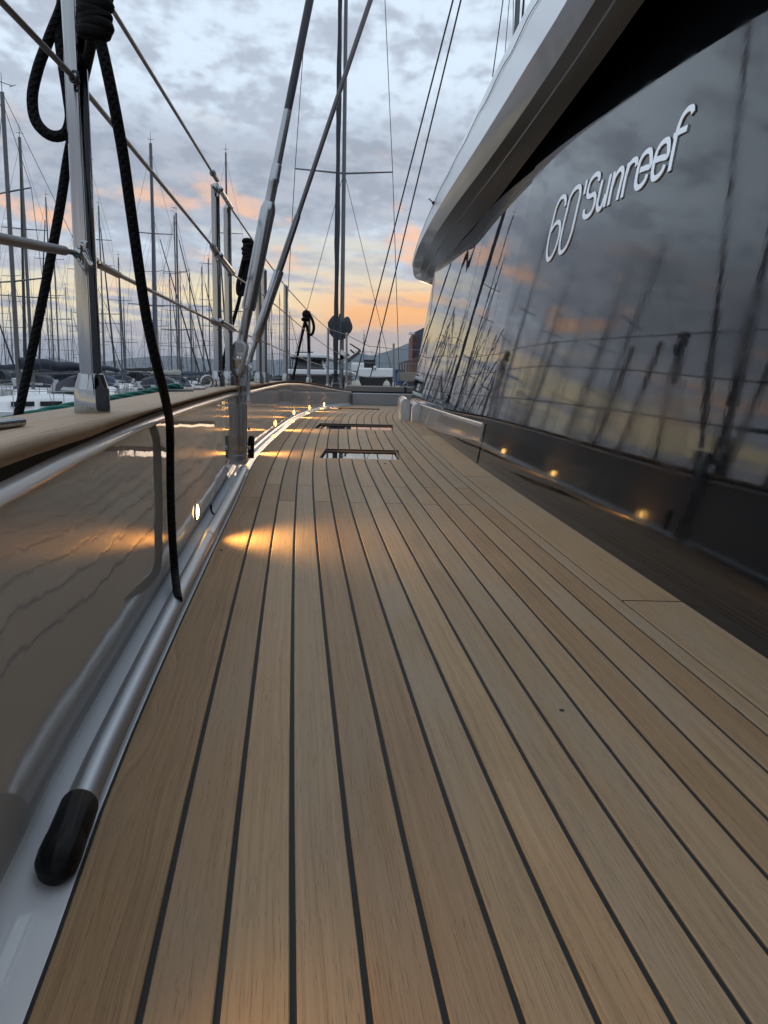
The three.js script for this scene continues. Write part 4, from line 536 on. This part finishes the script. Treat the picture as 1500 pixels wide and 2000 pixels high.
byMast('sailing boat with a short mast in the middle rows, right of the hanging rope', 231, 503, 66, -1.2, { near: true, furl: 3 });
byMast('sailing boat with twin thin masts ahead, left of the boarding gate', 370, 533, 74, 1.25, { cover: 2 });
byMast('sailing boat with a pale mast behind the left rope tail', 105, 490, 62, 1.3, { near: true, cover: 0 });
byMast('sailing boat right of the thin shroud, its mast behind the single stanchion', 502, 500, 70, -1.3, { cover: 1 });
byMast('sailing boat behind the motor yacht with a mast left of its hardtop', 565, 616, 80, 1.5, { cover: 1 });
byMast('sailing boat with a thin mast standing against the orange sky', 711, 652, 90, 1.7, { cover: 1, dodger: false });
byMast('sailing boat with a mast beside the hill slope', 742, 656, 95, 1.6, { cover: 1, dodger: false });
{ // far rows: three patterns, the rest copies
  const lab = 'white sailing boat with bare mast in the far rows of the marina', grp = 'sailing boats moored in the far rows', proto = [0, 1, 2].map(i => sailboat(lab, { mast: [14, 15.5, 12.5][i], L: [10.5, 12, 9.5][i], cover: i, furl: [0, 2, 1][i], wr: 0.009, tw: 0.085, dodger: i < 2 }, grp)); const used = [0, 0, 0];
  for (const [Z, n, a0, a1] of [[58, 6, -38, -10], [72, 9, -38, -12], [88, 11, -38, -8], [108, 14, -38, -6.5], [135, 17, -38, -6], [170, 18, -36, -6], [215, 16, -34, -5]]) for (let i = 0; i < n; i++) {
    const a = lerp(a0, a1, (i + 0.2 + 0.6 * R()) / n) * Math.PI / 180, k = Math.floor(R() * 3); let t = proto[k]; if (used[k]++) { t = proto[k].clone(); t.name = numbered('sailboat'); scene.add(t); }
    t.scale.setScalar(0.85 + 0.32 * R()); berth(t, Math.tan(a) * Z, Z + (R() - 0.5) * 6, (R() < 0.5 ? 1.25 : -1.2) + (R() - 0.5) * 0.35);
  }
}
{ // boat ahead, seen end on, with the tall mast
  const Z = 24, r = ray(669, -60); const t = berth(sailboat('tall sailing boat moored ahead, spreaders wide and mast rising out of view', { mast: 16.5, L: 12, fb: 1.7, near: true, cover: 3, tw: 0.082, wr: 0.013, spread: [0.46, 0.8], dodger: false }), ray(671, 400)[0] * Z, Z, Math.PI / 2 + 0.05);
  const b = thing('sail_bag', 'dark gathered canvas bag strapped round the mast ahead', 'sail bag'), g = new THREE.SphereGeometry(0.36, 28, 22), p = g.attributes.position; for (let i = 0; i < p.count; i++) { let x = p.getX(i), y = p.getY(i), z = p.getZ(i); const a = Math.atan2(z, x), k = 1 + 0.14 * Math.sin(a * 5 + y * 6) * 0.5 + 0.18 * fbm(x * 4, y * 4 + z * 3, 3); const notch = y > 0.12 ? -0.26 * Math.exp(-Math.pow((x - 0.05) / 0.11, 2)) * (y - 0.12) / 0.24 : 0; p.setXYZ(i, x * k * (y < 0 ? 1 + 0.35 * y : 1), y * 1.08 + notch * 0.8, z * k * 0.7); } g.computeVertexNormals(); const c = at(664, 638, 23.4); g.translate(c.x, c.y, c.z); part(b, 'cloth', g, std([0.03, 0.034, 0.042], 0.85)); const s = rod(c.clone().add(V(-0.02, -0.4, 0.24)), c.clone().add(V(0.0, 0.35, 0.24)), 0.02); part(b, 'strap', s, M.dark);
}
// ---- dark-hulled motor yacht across the bow
{
  const t = thing('motor_yacht', 'black hulled motor yacht with white deck and hardtop, moored across ahead', 'motor yacht'), Z = 25, P = (px, py, dz = 0) => at(px, py, Z + dz);
  const y = P(600, 732).y, x0 = P(561, 740).x, x1 = P(673, 740).x, m = (x0 + x1) / 2, B = x1 - x0;
  const sec = (z, k, h) => [V(m - B / 2 * k, y, z), V(m - B / 2 * k * 0.97, y * 0.5, z), V(m - B / 2 * k * 0.85, 0.0, z), V(m + B / 2 * k * 0.85, 0, z), V(m + B / 2 * k * 0.97, y * 0.5, z), V(m + B / 2 * k, y, z)];
  part(t, 'hull', [loft([sec(-Z, 1), sec(-Z - 5, 1.02), sec(-Z - 9, 0.8), sec(-Z - 12, 0.1)]), loft([[V(x0, y, -Z), V(x0 + 0.1, 0, -Z)], [V(x1, y, -Z), V(x1 - 0.1, 0, -Z)]])], std([0.009, 0.009, 0.011], 0.25));
  part(t, 'deck', box(B * 1.01, 0.17, 9, V(m, y + 0.085, -Z - 4.5), 0, 0.04), M.white);
  const w0 = P(566, 725).x, w1 = P(634, 725).x, r0 = P(562, 690).x, r1 = P(639, 690).x, ry = P(600, 697).y, rt = P(600, 689.5).y, wb = P(600, 721).y;
  part(t, 'hardtop', box(r1 - r0, rt - ry, 3.6, V((r0 + r1) / 2, (rt + ry) / 2, -Z - 2.4), 0, 0.04), M.white); part(t, 'roof_rail', rod(P(578, 688, 2), P(612, 688, 2), 0.02), M.dark); part(t, 'roof_underside', box((r1 - r0) * 0.96, 0.06, 3.2, V((r0 + r1) / 2, ry - 0.03, -Z - 2.4)), M.dark);
  part(t, 'windscreen', loft([[V(w0 + 0.1, wb, -Z - 0.8), V(w1 - 0.1, wb, -Z - 0.8)], [V(r0 + 0.1, ry, -Z - 1.3), V(r1 - 0.12, ry, -Z - 1.3)]]), phys([0.20, 0.21, 0.23], 0.1));
  for (const [a, b, c, d, w] of [[565, 722, 568, 697, 0.035], [570, 722, 573, 697, 0.02], [598, 722, 599, 697, 0.012], [622, 722, 620, 697, 0.02], [634, 722, 628, 697, 0.05]]) part(t, 'pillar', rod(P(a, b, 0.7), P(c, d, 1.2), w, w, 6), a > 630 ? M.white : M.alu);
  part(t, 'dashboard', box((w1 - w0) * 0.9, 0.12, 0.5, V((w0 + w1) / 2, wb, -Z - 0.65), 0, 0.03), std([0.05, 0.045, 0.045], 0.7));
  part(t, 'rub_rail', rod(V(x0, y - 0.03, -Z + 0.02), V(x1, y - 0.03, -Z + 0.02), 0.035, 0.035, 6), M.dark);
}
{
  const t = thing('launch', 'white topped launch with a black hull tapering to its bow, right of the motor yacht', 'launch'), Z = 23, P = (px, py, dz = 0) => at(px, py, Z + dz), A = P(700, 733), B = P(768, 733), y = A.y, w = B.x - A.x;
  const bowPt = (k, z) => [V(A.x + w * 0.02 * k, y, z), V(lerp(A.x, B.x, 0.12), y * 0.5, z), V(lerp(A.x, B.x, 0.35), 0, z), V(lerp(A.x, B.x, 0.6), 0, z), V(lerp(A.x, B.x, 0.86), y * 0.5, z), V(B.x, y, z)];
  part(t, 'hull', [loft([bowPt(1, -Z), bowPt(1, -Z - 6)]), loft([bowPt(1, -Z).slice(0, 3), bowPt(1, -Z).slice(3).reverse()])], std([0.007, 0.007, 0.009], 0.3));
  part(t, 'deck', box(w * 1.02, P(700, 722).y - y + 0.1, 5, V(A.x + w / 2, (P(700, 721).y + y) / 2, -Z - 2.4), 0.0, 0.05), M.white); part(t, 'cabin', box(P(714, 700).x - P(672, 700).x, P(700, 702).y - P(700, 724).y, 3, V((P(714, 700).x + P(672, 700).x) / 2, (P(700, 702).y + P(700, 724).y) / 2, -Z - 6), 0, 0.06), M.white); part(t, 'cabin_window', box(0.36, 0.3, 0.04, P(722, 712, 2)), M.win);
  part(t, 'windlass', new THREE.SphereGeometry(0.07, 12, 8).translate(...P(731, 719, -0.1).toArray()), M.satin);
  for (const [px, py, s] of [[696, 752, 0.14], [755, 752, 0.11]]) { const f = thing('fender', px < 720 ? 'pale round fender hanging between the motor yacht and the launch' : 'smaller pale fender at the bow of the launch', 'fender'); const p = P(px, py, -0.5); part(f, 'ball', lathe([[0.001, -s * 1.1], [s * 0.6, -s * 0.9], [s, 0], [s * 0.6, s * 0.9], [s * 0.15, s * 1.15], [s * 0.15, s * 1.4], [0.001, s * 1.42]], p, V(0, 1, 0)), std([0.42, 0.40, 0.36], 0.6)); }
  const d = thing('davit', 'folded dark crane arm on the boat beyond the bow post', 'davit'); part(d, 'arm', [rod(P(676, 707, 1), P(702, 688, 1), 0.06, 0.05, 8), rod(P(702, 688, 1), P(702, 682, 1), 0.05, 0.04, 8), rod(P(702, 683, 1), P(683, 671, 1), 0.025, 0.02, 8)], std([0.05, 0.05, 0.055], 0.5)); part(d, 'strut', [rod(P(684, 683, 1), P(692, 690, 1), 0.03, 0.03, 6), rod(P(678, 690, 1), P(682, 696, 1), 0.03, 0.03, 6)], M.dark);
}
// ---- quay on the right
{
  const q = thing('warehouse', 'dull red and blue waterfront building at the foot of the roof', 'building'), Z = 70, P = (px, py, dz = 0) => at(px, py, Z + dz);
  const a = P(806, 650), b = P(900, 590); part(q, 'wall', box(0.4, a.y, 12, V(a.x + 0.2, a.y / 2, -Z - 6)), std([0.20, 0.075, 0.055], 0.8)); part(q, 'side_wall', box(14, a.y, 0.5, V(a.x + 7.41, a.y / 2, -Z - 1)), std([0.07, 0.085, 0.13], 0.8));
  const s = new THREE.Shape(); s.moveTo(0, 0); s.lineTo(14, 0); s.lineTo(14, 7); s.lineTo(0, 0); const g = new THREE.ExtrudeGeometry(s, { depth: 0.4, bevelEnabled: false }); g.translate(a.x, a.y + 0.01, -Z - 1.2); part(q, 'gable', g, std([0.07, 0.085, 0.13], 0.8)); part(q, 'floodlight', box(0.5, 0.25, 0.4, P(804, 651, -0.5), 0, 0.05), M.white);
  for (const py of [662, 678, 692]) part(q, 'window', box(0.3, 0.5, 0.08, P(810, py, -0.2)), M.win);
  const w = thing('gangway', 'grey pier gangway with close upright railings on the right', 'gangway'), Zg = 32, G = (px, py, dz = 0) => at(px, py, Zg + dz); const c = G(778, 732), d = G(840, 720);
  part(w, 'deck_slab', box(d.x - c.x, 0.35, 2.2, V((c.x + d.x) / 2, (c.y + d.y) / 2 - 0.2, -Zg - 1), 0, 0.02), std([0.25, 0.22, 0.19], 0.8)); part(w, 'skirt', box(d.x - c.x - 0.2, 0.35, 2, V((c.x + d.x) / 2, c.y - 0.45, -Zg - 1)), std([0.06, 0.07, 0.10], 0.7));
  for (let i = 0; i <= 12; i++) { const s = i / 12, p = G(lerp(780, 840, s), lerp(730, 716, s)), h = G(lerp(780, 840, s), lerp(709, 694, s)); part(w, 'baluster', rod(p, V(p.x, h.y, p.z), 0.035, 0.035, 5), std([0.16, 0.10, 0.085], 0.6)); }
  part(w, 'handrail', rod(G(780, 709), G(840, 694), 0.03, 0.03, 6), M.alu);
  const k = struct('quay', 'low stone quay on the right behind the boats'); part(k, 'quay_wall', box(120, 2.0, 30, V(68 + G(772, 742).x, 0.9, -60)), std([0.12, 0.12, 0.12], 0.9)); const bx = thing('blue_container', 'small blue box standing at the end of the quay', 'container'); part(bx, 'body', box(0.6, 0.9, 0.8, G(777, 737, 12), 0.1, 0.03), std([0.05, 0.09, 0.22], 0.6)); part(bx, 'lid', box(0.66, 0.08, 0.86, G(777, 725.5, 12), 0.1, 0.02), std([0.03, 0.05, 0.12], 0.6));
}
renderer.render(scene, camera);
